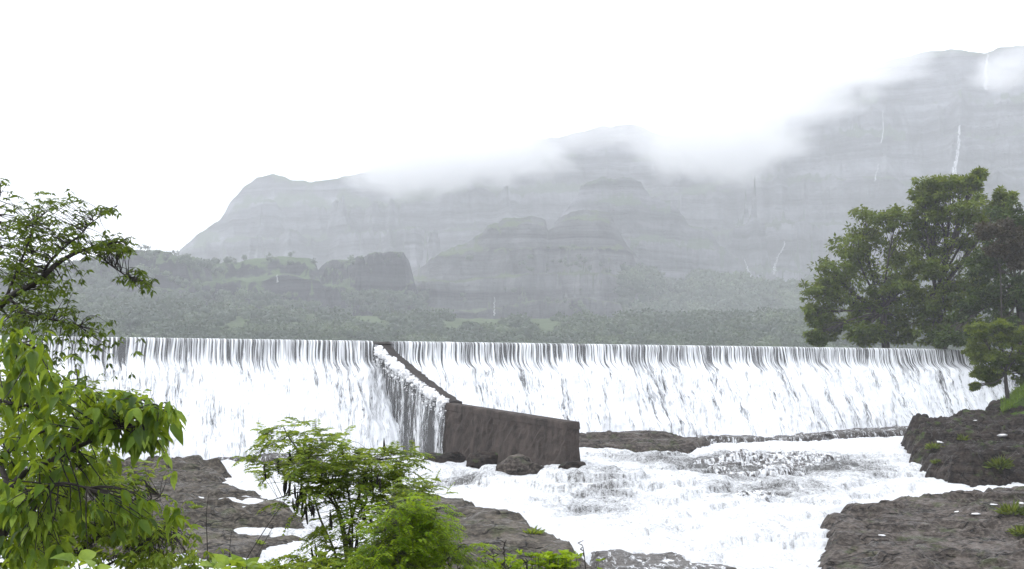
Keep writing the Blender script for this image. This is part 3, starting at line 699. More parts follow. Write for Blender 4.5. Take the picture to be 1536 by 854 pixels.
slab('rock_slab', [(60, 56.2), (250, 56.2), (450, 56.5), (464, 54.8), (440, 53), (300, 51.3), (60, 51)],
     [(100, 55, -7.1), (300, 55, -7.15), (440, 55.4, -7.25), (300, 52, -7.55), (420, 53.5, -7.55)], -8.2, M['rock'], 'lower step of brown bedrock in front of the wide shelf at left', seed=2, rgh=.2)
slab('rock_ledge', [(215, 82), (330, 81.6), (480, 81.5), (490, 78.5), (420, 77.8), (330, 79), (215, 79.5)], [(250, 80.5, -5.45), (330, 80.5, -5.5), (440, 79.7, -5.4)], -6.6, M['rockw2'], 'low water-washed ledge at the foot of the left waterfall', seed=3, rgh=.18, edge=.6)
slab('rock_slab', [(590, 68), (650, 66), (700, 62.5), (760, 58.5), (800, 56), (832, 53), (872, 49.6), (884, 46), (700, 43), (560, 44)],
     [(655, 64.5, -6.42), (705, 61, -6.42), (760, 57, -6.55), (800, 54.6, -6.7), (830, 52, -6.85), (868, 48.8, -7.05), (700, 50, -7.1), (600, 55, -6.9), (800, 46, -7.4)], -8.4, M['rock'], 'brown bedrock slab sloping down to the right behind the feathery bush', seed=4, rgh=.22)
slab('rock_ledge', [(880, 50.8), (950, 50.6), (1030, 50.2), (1100, 47.5), (1110, 43), (880, 43)], [(900, 50, -7.3), (1000, 49.5, -7.38), (1080, 47, -7.55), (950, 45, -7.6)], -8.6, M['rockw2'], 'wet grey ledge under thin water at the bottom edge', seed=5, rgh=.12, edge=.7)
slab('rock_slab', [(1230, 52), (1238, 58), (1262, 62), (1330, 65.5), (1430, 69), (1540, 72), (1700, 73), (1750, 44), (1225, 44), (1224, 49)],
     [(1242, 57, -6.95), (1290, 62, -6.85), (1380, 66, -6.75), (1500, 70, -6.7), (1540, 62, -6.7), (1400, 55, -7.15), (1400, 49, -7.35), (1540, 49, -7.1), (1250, 49, -7.6), (1320, 56, -7.1)], -8.4, M['rockg'], 'large grey layered rock shelf in the lower right corner', seed=6, rgh=.36)
slab('rock_bank', [(1357, 98), (1360, 90), (1378, 84), (1392, 78), (1425, 74.5), (1460, 72.5), (1560, 73), (1800, 74), (1800, 112), (1560, 111), (1500, 105), (1450, 104), (1385, 102)],
     [(1368, 95, -4.35), (1400, 99, -3.85), (1480, 103, -3.35), (1530, 105, -2.9), (1600, 108, -2.2), (1440, 78, -5.5), (1480, 76, -5.4), (1390, 83, -5.1), (1420, 88, -4.75), (1540, 77, -5.3), (1500, 90, -4.2), (1700, 90, -3)], -7.4, M['rockd'], 'dark mossy rock bank on the right below the dam', seed=7, rgh=.8, step=.9, edge=1.0)
slab('rock_ledge', [(862, 88), (950, 87), (1050, 89.5), (1068, 93), (1050, 97), (960, 99.5), (862, 99.5)], [(880, 97, -4.5), (960, 97, -4.62), (1040, 94.5, -5.12), (900, 89.5, -5.15), (1000, 91, -5.2)], -6.6, M['rockg'], 'dark flat ledge just right of the block wall', seed=8, rgh=.25)
slab('rock_ledge', [(1040, 100), (1120, 101), (1180, 104), (1260, 109), (1380, 114), (1385, 109), (1300, 105.5), (1200, 100.5), (1120, 97.5), (1050, 96.5)], [(1060, 99, -5.3), (1200, 102.5, -5.35), (1340, 109.5, -5.1), (1375, 111, -5.0)], -6.6, M['rockw2'], 'thin wet rock rim at the foot of the right waterfall', seed=9, rgh=.14, edge=.7)
slab('rock_ledge', [(1030, 79.5), (1060, 83), (1120, 86.5), (1200, 87), (1250, 85), (1240, 79.5), (1180, 76.6), (1080, 76.5)], [(1060, 80, -5.95), (1120, 84, -5.55), (1190, 84, -5.5), (1230, 82, -5.75), (1120, 78, -6.2), (1190, 78.5, -6.1)], -7.2, M['rockw'], 'foam-covered ledge breaking the rapids in midstream', seed=10, rgh=.3)
slab('rock_ledge', [(1080, 66.5), (1110, 69), (1170, 69.5), (1190, 67), (1150, 65.3)], [(1130, 67.5, -6.62), (1160, 67.5, -6.65)], -7.6, M['rockw'], 'small foam-covered ledge lower in the rapids', seed=12, rgh=.2)
def boulder(px, py, Y, w, h, d, label, seed, mat):
    import bmesh
    bm = bmesh.new(); bmesh.ops.create_icosphere(bm, subdivisions=4, radius=1)
    v = np.array([x.co[:] for x in bm.verts]); f = np.array([[q.index for q in p.verts] for p in bm.faces]); bm.free()
    r2 = np.random.default_rng(seed)
    for _ in range(9):      # chop flat facets
        nrm = r2.normal(0, 1, 3); nrm /= np.linalg.norm(nrm); c = r2.uniform(.55, .85)
        e = v@nrm-c; v = v-np.where(e > 0, e, 0)[:, None]*nrm*.9
    v = v*(1+(fbm(v[:, 0]*2+v[:, 2]*3+9, v[:, 1]*2+v[:, 2], seed, 4)-.5)[:, None]*.35)
    c = P(px, py, Y)-[0, 0, .3]; v = v+(fbm(v[:, 0]*1.3+5, v[:, 2]*1.3+v[:, 1], seed+40, 3)-.5)[:, None]*[.5, .3, .4]; V = v*[w/2, d/2, h/2*1.4]+c
    o = mesh_obj('boulder', V, [f], mat, origin=c-[0, 0, h/2]); tag(o, label, 'boulder', 'boulders by the block wall')
boulder(664, 691, 77.5, 2.7, 1.5, 2, 'dark boulder under the left end of the block wall', 1, M['rockd'])
boulder(727, 684, 75.5, 2.3, 1.0, 1.6, 'low dark boulder against the middle foot of the block wall', 2, M['rockd'])
boulder(781, 706, 69.5, 2.9, 1.75, 2.2, 'large wet boulder standing free in front of the block wall', 5, M['rockg'])
boulder(1500, 612, 104, 2.2, 1.6, 2, 'dark boulder on top of the rock bank beside the grass', 9, M['rockd'])
boulder(860, 700, 67.6, 1.8, .9, 1.2, 'broken dark stone under the right end of the block wall', 12, M['rockd'])

# white scraps of foam on the right-hand rocks
def drop_z(obj, x, y):
    bv = obj.get('_b')
    me = obj.data; key = obj.name
    if key not in BV:
        n = len(me.vertices); co = np.empty(n*3, np.float32); me.vertices.foreach_get('co', co); co = co.reshape(-1, 3)+np.array(obj['_o'])
        BV[key] = BVHTree.FromPolygons([tuple(c) for c in co.astype(float)], [tuple(p.vertices) for p in me.polygons])
    h = BV[key].ray_cast(Vector((x, y, 50)), Vector((0, 0, -1))); return h[0]
BV = {}
def ray_rock(px, py):
    best = None
    for o in [q for q in S.objects if q.type == 'MESH' and q.name.split('.')[0] in ('rock_bank', 'rock_slab', 'rock_ledge')]:
        drop_z(o, 0, 0); h = BV[o.name].ray_cast(Vector((0, 0, 0)), Vector(P(px, py, 1)).normalized())
        if h[0] is not None and (best is None or h[3] < best[1]): best = (h[0], h[3])
    return best
for px, py, w, lab in [(1407, 664, .8, 'white foam patch on the dark bank nearest the water'), (1502, 653, .8, 'white foam patch highest up the dark bank at right'), (1463, 631, .4, 'tiny white foam fleck near the top of the dark bank'),
                       (1490, 757, .35, 'white foam fleck on the rear edge of the grey shelf'), (1437, 768, .35, 'faint white fleck in the middle of the grey shelf'), (1463, 771, .4, 'flat white fleck lying on the grey shelf'), (1531, 755, .45, 'white foam fleck by the right edge of the picture'), (1323, 803, .3, 'lone white fleck on the left part of the grey shelf')]:
    h = ray_rock(px, py)
    if not h: continue
    r = w/2; v = IV*(1+(rng.random((len(IV), 1))-.5)*.7)*[r, r*.8, r*.22]
    o = mesh_obj('foam_patch', v+np.array(h[0]), [IF_], M['white'], origin=np.array(h[0])); tag(o, lab, 'foam patch', 'white flecks on the right-hand rocks')

# ---------------------------------------------------------------- foliage builders
def ray_bezier(a, b, bend=.15, n=6, r=None):
    a = np.asarray(a, float); b = np.asarray(b, float); r = r or rng
    L = np.linalg.norm(b-a); m = (a+b)/2+r.normal(0, bend*L*.5, 3)+[0, 0, bend*L*.3]
    t = np.linspace(0, 1, n)[:, None]; return (1-t)**2*a+2*t*(1-t)*m+t*t*b
def unit(v): return v/(np.linalg.norm(v, axis=-1, keepdims=True)+1e-9)
def crown_tree(name, base, fork, clumps, Y, label, lmat, leaf=.26, per=900, dj=.6, cat='tree', trunk_r=.35, bark='barkt', sub=28, seed=1, extra=None):
    """clumps: (px, py, radius_px); limbs run from the fork to each clump"""
    r_ = np.random.default_rng(seed); base = np.asarray(base, float); fork = np.asarray(fork, float)
    t = empty(name, base, label, cat)
    m = MB(); m.tube(ray_bezier(base-[0, 0, .4], fork, .06, 6, r_), np.linspace(trunk_r*1.2, trunk_r*.8, 6), 9)
    tr = m
    c = MB(); tw = MB()
    for px, py, rp in clumps:
        R_ = rp/F*Y; ctr = P(px, py, Y+r_.normal(0, dj*R_))
        pts = ray_bezier(fork, ctr, .22, 8, r_); tw.tube(pts, np.linspace(trunk_r*.45, trunk_r*.10, 8), 6)
        u = unit(r_.normal(0, 1, (sub, 3))); sc = ctr+u*R_*r_.uniform(.35, 1.2, (sub, 1))*[1, 1, .8]
        for q in sc:
            tw.tube(ray_bezier(pts[r_.integers(4, 8)], q, .2, 4, r_), np.linspace(trunk_r*.09, trunk_r*.03, 4), 4)
            n = per//sub; rr = R_*r_.uniform(.14, .34)
            pos = q+unit(r_.normal(0, 1, (n, 3)))*rr*(r_.random((n, 1))**.45)*[1.2, 1.2, .6]
            d = unit(pos-q)+r_.normal(0, .6, (n, 3))+[0, 0, -.35]
            c.leaves(pos, d, r_.normal(0, .5, (n, 3))+[0, 0, 1], leaf*r_.uniform(.6, 1.2, n), leaf*.5*r_.uniform(.6, 1.2, n), 'quad', np.clip(r_.random(n)*.55+r_.random()*.5, 0, 1))
    tr.build('trunk', M[bark], t); tw.build('limbs', M[bark], t); c.build('crown', M[lmat], t)
    return t
GZ = lambda px, Y: float(ground_z(np.array([[XY(px, Y)[0]]]), np.array([[float(Y)]]))[0, 0])
# ground for the right-hand trees (right abutment)
crown_tree('tree', P(1330, 530, 136), P(1325, 470, 136), [(1225, 505, 14), (1300, 500, 24), (1360, 490, 26), (1365, 420, 30), (1300, 340, 32), (1345, 330, 30), (1280, 375, 36), (1250, 405, 34), (1232, 440, 28), (1226, 470, 22), (1270, 440, 38), (1310, 400, 40), (1350, 380, 36), (1320, 450, 38), (1285, 485, 30), (1245, 492, 20), (1350, 440, 36), (1330, 495, 26)],
           136, 'rounded dark green tree behind the dam, nearest the middle of the picture', 'leafm', .52, 1350, seed=11, trunk_r=.4)
crown_tree('tree', P(1415, 530, 133), P(1405, 440, 133), [(1395, 285, 24), (1385, 300, 20), (1425, 280, 22), (1455, 275, 16), (1410, 320, 34), (1450, 320, 32), (1375, 345, 28), (1480, 320, 30), (1505, 300, 18), (1420, 365, 36), (1460, 370, 36), (1395, 400, 32), (1430, 420, 36), (1470, 430, 34), (1420, 465, 34), (1385, 455, 28), (1400, 500, 26), (1440, 495, 30), (1468, 262, 8)],
           133, 'tallest tree behind the dam with ragged top twigs', 'leafm', .52, 1350, seed=12, trunk_r=.45)
crown_tree('tree', P(1530, 540, 125), P(1525, 440, 125), [(1480, 500, 22), (1450, 460, 26), (1475, 400, 24), (1425, 505, 22), (1520, 330, 30), (1555, 330, 36), (1500, 370, 30), (1540, 385, 38), (1515, 430, 36), (1560, 440, 40), (1490, 450, 26), (1500, 490, 30), (1545, 490, 34), (1600, 380, 44), (1600, 450, 40), (1650, 420, 40)],
           125, 'dark-leaved tree cut by the right edge of the picture', 'leafd', .55, 1350, seed=13, trunk_r=.4)
vt = crown_tree('vine', P(1500, 530, 121), P(1500, 400, 121), [(1480, 345, 16), (1505, 345, 20), (1525, 360, 20), (1530, 390, 18), (1495, 375, 12)], 121, 'brown dead vine mat draped over the dark tree', 'leafv', .5, 900, cat='vine', seed=14, trunk_r=.07, bark='bark')
crown_tree('bush', P(1512, 592, 103), P(1508, 560, 103), [(1470, 500, 18), (1500, 498, 22), (1530, 505, 24), (1465, 530, 18), (1490, 535, 24), (1520, 540, 26), (1550, 520, 26), (1470, 560, 12), (1490, 568, 12), (1545, 560, 22), (1462, 580, 6), (1580, 530, 26)],
           103, 'mid green bush on the bank at the right end of the dam', 'leafm', .26, 3300, cat='bush', seed=15, trunk_r=.16)
# grass on the right bank
gm = MB(); n = 5000
px_ = rng.uniform(1503, 1620, n); Yg = rng.uniform(98, 108, n)
gp = np.array([[*XY(a, y), 0] for a, y in zip(px_, Yg)]); 
gz = -3.2+sst((px_-1500)/60)*2.2+(Yg-100)*.06; gp[:, 2] = gz
gm.leaves(gp, rng.normal(0, .45, (n, 3))+[0, -.3, 1], rng.normal(0, 1, (n, 3))+[0, -1, 0], rng.uniform(.3, .8, n), .09)
gm.add([[*XY(1498, 97), -4.0], [*XY(1640, 97), -2.0], [*XY(1640, 110), -.4], [*XY(1505, 110), -2.6], [*XY(1540, 103), -1.35]], None, [[0, 1, 4], [1, 2, 4], [2, 3, 4], [3, 0, 4]], .3)
o = gm.build('grass', M['grass']); tag(o, 'bright green grass slope above the dark bank', 'grass', kind='stuff')

# ---- foreground left: broad-leaved tree
def path3(pts, n=None):
    """pts: (px,py,Y) -> smoothed 3-D polyline"""
    p = np.array([P(*q) for q in pts]); m = len(p)
    if m < 3: return p
    t = np.linspace(0, m-1, n or m*4); out = np.stack([np.interp(t, range(m), p[:, i]) for i in range(3)], -1)
    for _ in range(3): out[1:-1] = (out[:-2]+out[1:-1]*2+out[2:])/4
    return out
def leaf_cluster(mb, tip, axis, n, L, r_, droop=.9, kind='broad', W_=.42, var=None):
    a = np.linspace(0, 2*np.pi, n, endpoint=False)+r_.uniform(0, 6)
    d = np.stack([np.cos(a), np.sin(a), np.zeros(n)], -1)*.75+unit(np.asarray(axis))*.4+[0, 0, -droop]*r_.uniform(.4, 1.2, (n, 1))
    up = np.tile([0, 0, 1.], (n, 1))+r_.normal(0, .5, (n, 3))+np.stack([np.cos(a), np.sin(a), a*0], -1)*.9
    Ls = L*r_.uniform(.45, 1.15, n)*r_.uniform(.75, 1.15)
    v = np.clip((r_.random() if var is None else var)+r_.normal(0, .15, n), 0, 1)
    mb.leaves(tip+r_.normal(0, L*.08, (n, 3)), d, up, Ls, Ls*W_, kind, v)
def broad_tree(name, base, limbs, boxes, label, seed, lmat='leafb', L=.095, kind='broad', twig=.0022, cat='tree', bark='bark', ncl=4, W_=.42, droop=.9, trunkpts=None, tr=.03, dens=1.0):
    """limbs: list of (pts,(r0,r1)); boxes: (px,py,rx,ry,Y,dY,count)"""
    r_ = np.random.default_rng(seed); base = np.asarray(base, float); t = empty(name, base, label, cat)
    nodes = []
    if trunkpts is not None:
        m = MB(); pp = np.vstack([base, path3(trunkpts)]); 
        fine = np.stack([np.interp(np.linspace(0, len(pp)-1, 24), range(len(pp)), pp[:, i]) for i in range(3)], -1)
        m.tube(fine, np.linspace(tr*1.4, tr, 24), 9); m.build('trunk', M[bark], t); nodes += list(fine[10:])
    for pts, (r0, r1) in limbs:
        p = path3(pts); m = MB(); m.tube(p, np.linspace(r0, r1, len(p)), 7); m.build('branch', M[bark], t); nodes += list(p[2:])
    nodes = np.array(nodes); tw = MB(); c = MB()
    for px, py, rx, ry, Y, dY, cnt in boxes:
        for _ in range(int(cnt*dens)):
            a = r_.normal(0, .55, 2); q = P(px+a[0]*rx, py+a[1]*ry, Y+r_.uniform(-dY, dY))
            j = np.argmin(((nodes-q)**2).sum(1)+r_.random(len(nodes))*.01)
            pp = ray_bezier(nodes[j], q, .25, 6, r_)
            if np.linalg.norm(nodes[j]-q) < (.30 if kind == 'broad' else .26): tw.tube(pp, np.linspace(twig*1.6, twig*.6, 6), 4)
            ax = pp[-1]-pp[-2]
            leaf_cluster(c, q, ax, ncl, L, r_, droop, kind, W_)
            if kind == 'broad': leaf_cluster(c, pp[3], ax, 2, L*.8, r_, droop, kind, W_)
    if tw.n: tw.build('twigs', M[bark], t)
    c.build('foliage', M[lmat], t); return t
Yb = 5.0
broad_tree('broad_leaved_tree', (-2.35, 4.9, -2.6), [
    ([(12, 770, 5.0), (14, 735, 5.0), (35, 708, 5.0), (80, 690, 5.0), (120, 668, 5.0), (165, 650, 4.95), (205, 622, 4.9), (240, 612, 4.85)], (.017, .004)),
    ([(12, 765, 5.0), (45, 745, 4.9), (75, 728, 4.85), (100, 724, 4.8), (130, 732, 4.8)], (.011, .004)),
    ([(14, 735, 5.0), (2, 700, 5.05), (-10, 670, 5.1)], (.014, .008)),
    ([(0, 690, 5.1), (30, 660, 5.1), (70, 645, 5.15), (110, 630, 5.2), (150, 620, 5.2)], (.010, .003)),
    ([(0, 600, 5.2), (30, 610, 5.2), (60, 605, 5.2), (100, 585, 5.2), (130, 570, 5.2)], (.007, .003)),
    ([(80, 690, 5.0), (130, 650, 4.95), (175, 640, 4.9), (215, 640, 4.85)], (.006, .003)),
    ([(0, 530, 5.0), (25, 510, 5.0), (50, 520, 4.9)], (.006, .003))],
    [(10, 750, 30, 50, 4.8, .2, 12), (20, 820, 40, 40, 4.8, .2, 10), (25, 520, 30, 25, 4.7, .3, 10), (50, 560, 50, 30, 5.0, .3, 12), (110, 590, 60, 22, 5.0, .3, 13), (180, 600, 46, 20, 4.9, .3, 15), (230, 620, 30, 24, 4.85, .2, 13), (150, 640, 70, 24, 4.95, .3, 16), (60, 640, 60, 30, 5.1, .3, 14), (215, 655, 36, 22, 4.9, .2, 8), (30, 700, 50, 40, 5.2, .3, 10), (110, 710, 70, 30, 5.0, .3, 10), (60, 770, 60, 40, 5.0, .3, 12), (150, 770, 60, 30, 4.9, .3, 10), (215, 765, 36, 24, 4.9, .2, 7), (265, 775, 14, 14, 4.9, .1, 3), (60, 830, 60, 20, 5.0, .3, 8), (20, 590, 40, 40, 5.3, .3, 10)],
    'bright green broad-leaved tree filling the lower left corner', 5, L=.086, trunkpts=[(-60, 980, 4.95), (-20, 854, 5.0), (8, 790, 5.0), (12, 770, 5.0)], tr=.022, ncl=4, dens=1.75)
# ---- upper left: fine-leaved tree
broad_tree('fine_leaved_tree', (-4.6, 7.2, -2.8), [
    ([(-30, 500, 7.2), (10, 445, 7.1), (55, 425, 7.0), (85, 395, 7.0), (115, 378, 7.0), (150, 368, 7.0), (185, 362, 7.0)], (.022, .005)),
    ([(60, 420, 7.0), (72, 395, 7.0), (95, 372, 7.0), (118, 355, 7.0), (130, 342, 7.0)], (.010, .003)),
    ([(10, 445, 7.1), (28, 400, 7.1), (45, 360, 7.1), (50, 335, 7.1)], (.010, .003)),
    ([(150, 385, 7.0), (175, 405, 6.9), (198, 418, 6.9)], (.005, .002)),
    ([(118, 355, 7.0), (135, 335, 7.0), (160, 318, 7.0), (175, 310, 7.0)], (.004, .0015)),
    ([(10, 445, 7.1), (40, 470, 7.0), (80, 480, 7.0), (120, 490, 7.0)], (.01, .003)),
    ([(-20, 420, 7.2), (-5, 350, 7.2), (0, 290, 7.2)], (.01, .003))],
    [(15, 345, 30, 36, 7.2, .5, 55), (60, 325, 34, 30, 7.1, .4, 55), (80, 305, 28, 12, 7.0, .3, 16), (80, 360, 50, 36, 7.1, .4, 90), (110, 345, 30, 20, 7.0, .3, 20), (30, 395, 46, 36, 7.2, .5, 110), (50, 430, 60, 30, 7.1, .5, 100), (150, 372, 44, 14, 7.0, .3, 75), (180, 368, 22, 14, 7.0, .2, 35), (205, 412, 20, 14, 6.9, .2, 30), (216, 425, 10, 10, 6.9, .1, 8), (140, 320, 26, 10, 7.0, .2, 14), (165, 312, 16, 10, 7.0, .2, 9), (110, 300, 20, 8, 7.0, .2, 6), (5, 275, 10, 12, 7.2, .2, 7), (60, 470, 60, 24, 7.0, .4, 90), (120, 490, 40, 20, 7.0, .3, 36), (30, 490, 50, 24, 6.9, .4, 70), (90, 420, 30, 20, 7.0, .3, 12), (80, 540, 90, 26, 7.3, .4, 60), (150, 520, 50, 18, 7.2, .3, 18)],
    'fine-leaved olive green tree reaching in against the white sky at upper left', 6, 'leafu', .05, 'quad', .0016, ncl=6, W_=.36, droop=.5, trunkpts=[(-260, 700, 7.2), (-120, 600, 7.2), (-30, 500, 7.2)], tr=.04)
# ---- lower left: small-leaved bush behind the broad-leaved tree
broad_tree('small_leaved_bush', (-2.9, 7.6, -2.9), [
    ([(40, 900, 7.4), (60, 820, 7.3), (90, 760, 7.2), (120, 700, 7.2)], (.014, .004)),
    ([(60, 880, 7.4), (130, 820, 7.2), (180, 780, 7.1), (240, 745, 7.0)], (.012, .003)),
    ([(60, 880, 7.4), (160, 850, 7.2), (220, 815, 7.1), (258, 790, 7.0)], (.010, .003)),
    ([(40, 900, 7.4), (20, 780, 7.4), (10, 680, 7.4)], (.012, .004))],
    [(60, 660, 80, 40, 7.3, .4, 120), (120, 700, 80, 30, 7.2, .4, 120), (60, 740, 80, 40, 7.3, .4, 120), (180, 730, 50, 30, 7.1, .3, 60), (150, 790, 90, 34, 7.1, .3, 150), (60, 820, 80, 34, 7.2, .4, 110), (230, 790, 50, 26, 7.0, .3, 66), (230, 838, 90, 20, 7.0, .3, 80), (120, 600, 60, 30, 7.3, .3, 50), (20, 600, 40, 60, 7.4, .3, 70)],
    'dense small-leaved green bush low at left behind the broad leaves', 8, 'leafp', .058, 'quad', .0016, ncl=5, W_=.42, droop=.5, cat='bush', trunkpts=[(30, 950, 7.5), (40, 900, 7.4)], tr=.02, dens=1.9)
# near plant tops at the very bottom
def near_plant(name, base, tips, label, seed, L=.11):
    r_ = np.random.default_rng(seed); t = empty(name, base, label, 'plant'); st = MB(); c = MB()
    for px, py, Y in tips:
        q = P(px, py, Y); st.tube(ray_bezier(base, q, .08, 10, r_), np.linspace(.006, .002, 10), 5); leaf_cluster(c, q, [0, 0, 1], 5, L, r_, .15, 'broad', .6, .85)
        leaf_cluster(c, q-[0, 0, .05], [0, 0, 1], 5, L*.9, r_, .3, 'broad', .6, .6)
    st.build('stems', M['barkg'], t); c.build('foliage', M['leafb'], t)
near_plant('leafy_sapling', (-1.02, 3.2, -2.15), [(118, 846, 3.2), (140, 856, 3.15), (95, 862, 3.2)], 'yellow-green sapling tip at the bottom edge under the leafy tree', 3, .062)
near_plant('leafy_sapling', (-.70, 3.3, -2.15), [(322, 850, 3.3), (345, 846, 3.3), (370, 850, 3.3), (395, 856, 3.3), (345, 860, 3.2)], 'yellow-green sapling tips at the bottom edge left of the podded shrub', 4, .055)

# ---- pinnate (feathery) shrubs
def frond(c, st, a, d, L, r_, pairs=11, lw=.02, ll=.05, curl=.5, var=.5):
    d = unit(np.asarray(d, float)); n = pairs; t = np.linspace(0, 1, n+1)[:, None]
    pts = a+d*L*t+np.array([0, 0, -1.])*curl*L*t**2; st.tube(pts[::3] if n > 8 else pts[::2], .0012, 3)
    tg = unit(np.gradient(pts, axis=0)); side = unit(np.cross(tg, [0, 0, 1.]))
    env = np.sin(np.pi*(t[1:, 0]*.8+.15))**.5
    for s_ in (-1, 1):
        c.leaves(pts[1:], side[1:]*s_+tg[1:]*.45+r_.normal(0, .12, (n, 3))+[0, 0, -.15], np.tile([0, 0, 1.], (n, 1))+r_.normal(0, .35, (n, 3)), ll*env, lw*env, 'quad', np.clip(var+r_.normal(0, .15, n), 0, 1))
def pinnate_shrub(name, base, stems, boxes, label, seed, lmat, L, ll, lw, pairs, curl, pods=None, cat='shrub', stem_r=(.012, .004)):
    r_ = np.random.default_rng(seed); t = empty(name, base, label, cat); nodes = []
    for pts in stems:
        p = np.vstack([np.asarray(base, float), path3(pts)]); fine = np.stack([np.interp(np.linspace(0, len(p)-1, 30), range(len(p)), p[:, i]) for i in range(3)], -1)
        m = MB(); m.tube(fine, np.linspace(stem_r[0], stem_r[1], 30), 6); m.build('stem', M['barkg'], t); nodes += list(fine[12:])
    nodes = np.array(nodes); c = MB(); st = MB()
    for px, py, rx, ry, Y, dY, cnt in boxes:
        for _ in range(int(cnt*1.7)):
            a = r_.normal(0, .55, 2); q = P(px+a[0]*rx, py+a[1]*ry, Y+r_.uniform(-dY, dY)); j = np.argmin(((nodes-q)**2).sum(1))
            if np.linalg.norm(nodes[j]-q) < 1.0 : st.tube(ray_bezier(nodes[j], q, .2, 4, r_), .0018, 3)
            nd = q-nodes[j]; v = r_.random()
            for _k in range(2): frond(c, st, q, unit(nd)*.5+r_.normal(0, .7, 3)*[1, 1, .35]+[0, 0, .25], L*r_.uniform(.6, 1.1), r_, pairs, lw, ll, curl, v)
    st.build('leaf_stalks', M['barkg'], t); c.build('foliage', M[lmat], t)
    if pods:
        for px, py, Y, n in pods:
            for _ in range(n):
                q = P(px+r_.normal(0, 5), py+r_.normal(0, 6), Y+r_.uniform(-.1, .1)); m = MB(); l_ = r_.uniform(.055, .115); dx = r_.normal(0, .012)
                m.tube([q+[0, 0, .03], q, q+[dx*.3, 0, -l_*.5], q+[dx, 0, -l_]], [.0015, .007, .010, .005], 6); m.build('seed_pod', M['pod'], t)
    return t
pinnate_shrub('podded_shrub', (-1.05, 9.0, -3.25), [
    [(525, 900, 9), (520, 800, 9), (500, 740, 9), (460, 690, 9), (435, 660, 9), (425, 640, 9)],
    [(525, 900, 9), (518, 820, 9), (530, 770, 9), (545, 720, 9), (560, 690, 9)],
    [(525, 900, 9), (500, 820, 9.1), (480, 780, 9.1), (470, 740, 9.1), (440, 720, 9.1)],
    [(525, 900, 9), (545, 830, 8.9), (590, 790, 8.9), (610, 760, 8.9)],
    [(525, 900, 9), (515, 800, 9), (500, 745, 9), (455, 735, 9), (410, 750, 9)],
    [(525, 900, 9), (530, 790, 9.1), (520, 720, 9.1), (500, 690, 9.1)]],
    [(435, 650, 30, 18, 9, .3, 9), (400, 665, 22, 16, 9, .2, 5), (378, 685, 12, 6, 9, .1, 2), (470, 672, 46, 20, 9, .35, 20), (460, 705, 60, 20, 9, .35, 26), (530, 695, 60, 18, 9, .35, 30), (590, 690, 34, 12, 9, .3, 12), (520, 725, 70, 22, 9, .35, 34), (575, 730, 44, 26, 9, .3, 22), (480, 745, 40, 20, 9, .3, 10), (540, 765, 50, 24, 9, .3, 16), (600, 770, 40, 30, 8.9, .3, 18), (560, 810, 60, 30, 8.9, .3, 16), (520, 840, 60, 20, 8.9, .3, 14), (480, 800, 24, 20, 9, .2, 4), (410, 712, 30, 10, 9, .2, 3)],
    'tall light green shrub with dark hanging seed pods in the bottom middle', 21, 'leafp', .20, .050, .019, 10, .35,
    pods=[(435, 725, 8.9, 8), (455, 735, 8.9, 6), (468, 760, 8.9, 5), (445, 752, 8.9, 3), (432, 690, 8.9, 2), (415, 690, 8.9, 1), (398, 693, 8.9, 1), (545, 710, 8.85, 6), (560, 720, 8.85, 5), (540, 740, 8.85, 4), (522, 667, 8.9, 1), (578, 667, 8.9, 1), (525, 805, 8.85, 4), (495, 770, 8.9, 2), (555, 770, 8.85, 3), (470, 835, 8.85, 3), (500, 720, 8.9, 3), (605, 745, 8.8, 2)])
pinnate_shrub('feathery_bush', (-.55, 7.6, -3.0), [
    [(610, 900, 7.6), (612, 830, 7.6), (605, 790, 7.6), (610, 760, 7.6)], [(610, 900, 7.6), (635, 830, 7.6), (650, 790, 7.6), (655, 765, 7.6)], [(610, 900, 7.6), (590, 840, 7.5), (575, 800, 7.5), (585, 760, 7.5)], [(610, 900, 7.6), (660, 850, 7.6), (690, 820, 7.6)]],
    [(615, 765, 30, 14, 7.6, .3, 40), (600, 790, 44, 24, 7.6, .35, 80), (640, 785, 34, 26, 7.6, .3, 60), (610, 825, 54, 28, 7.6, .35, 90), (655, 830, 30, 22, 7.6, .3, 30), (600, 855, 60, 16, 7.5, .3, 40), (690, 820, 30, 18, 7.6, .25, 14), (560, 830, 30, 24, 7.5, .3, 22), (700, 850, 40, 12, 7.6, .2, 14)],
    'rounded bright yellow-green feathery bush in front of the brown slab', 22, 'leafy', .13, .030, .010, 11, .5, cat='bush')
pinnate_shrub('spray_shrub', (-.28, 8.2, -3.1), [[(640, 900, 8.2), (622, 800, 8.2), (618, 740, 8.2), (622, 715, 8.2)], [(640, 900, 8.2), (640, 780, 8.2), (634, 735, 8.2)]],
    [(615, 722, 18, 6, 8.2, .15, 5), (640, 735, 16, 8, 8.2, .15, 4), (620, 745, 30, 10, 8.2, .2, 8)], 'slender compound-leaved sprig rising just above the feathery bush', 23, 'leafp', .17, .038, .014, 10, .3, stem_r=(.006, .002))
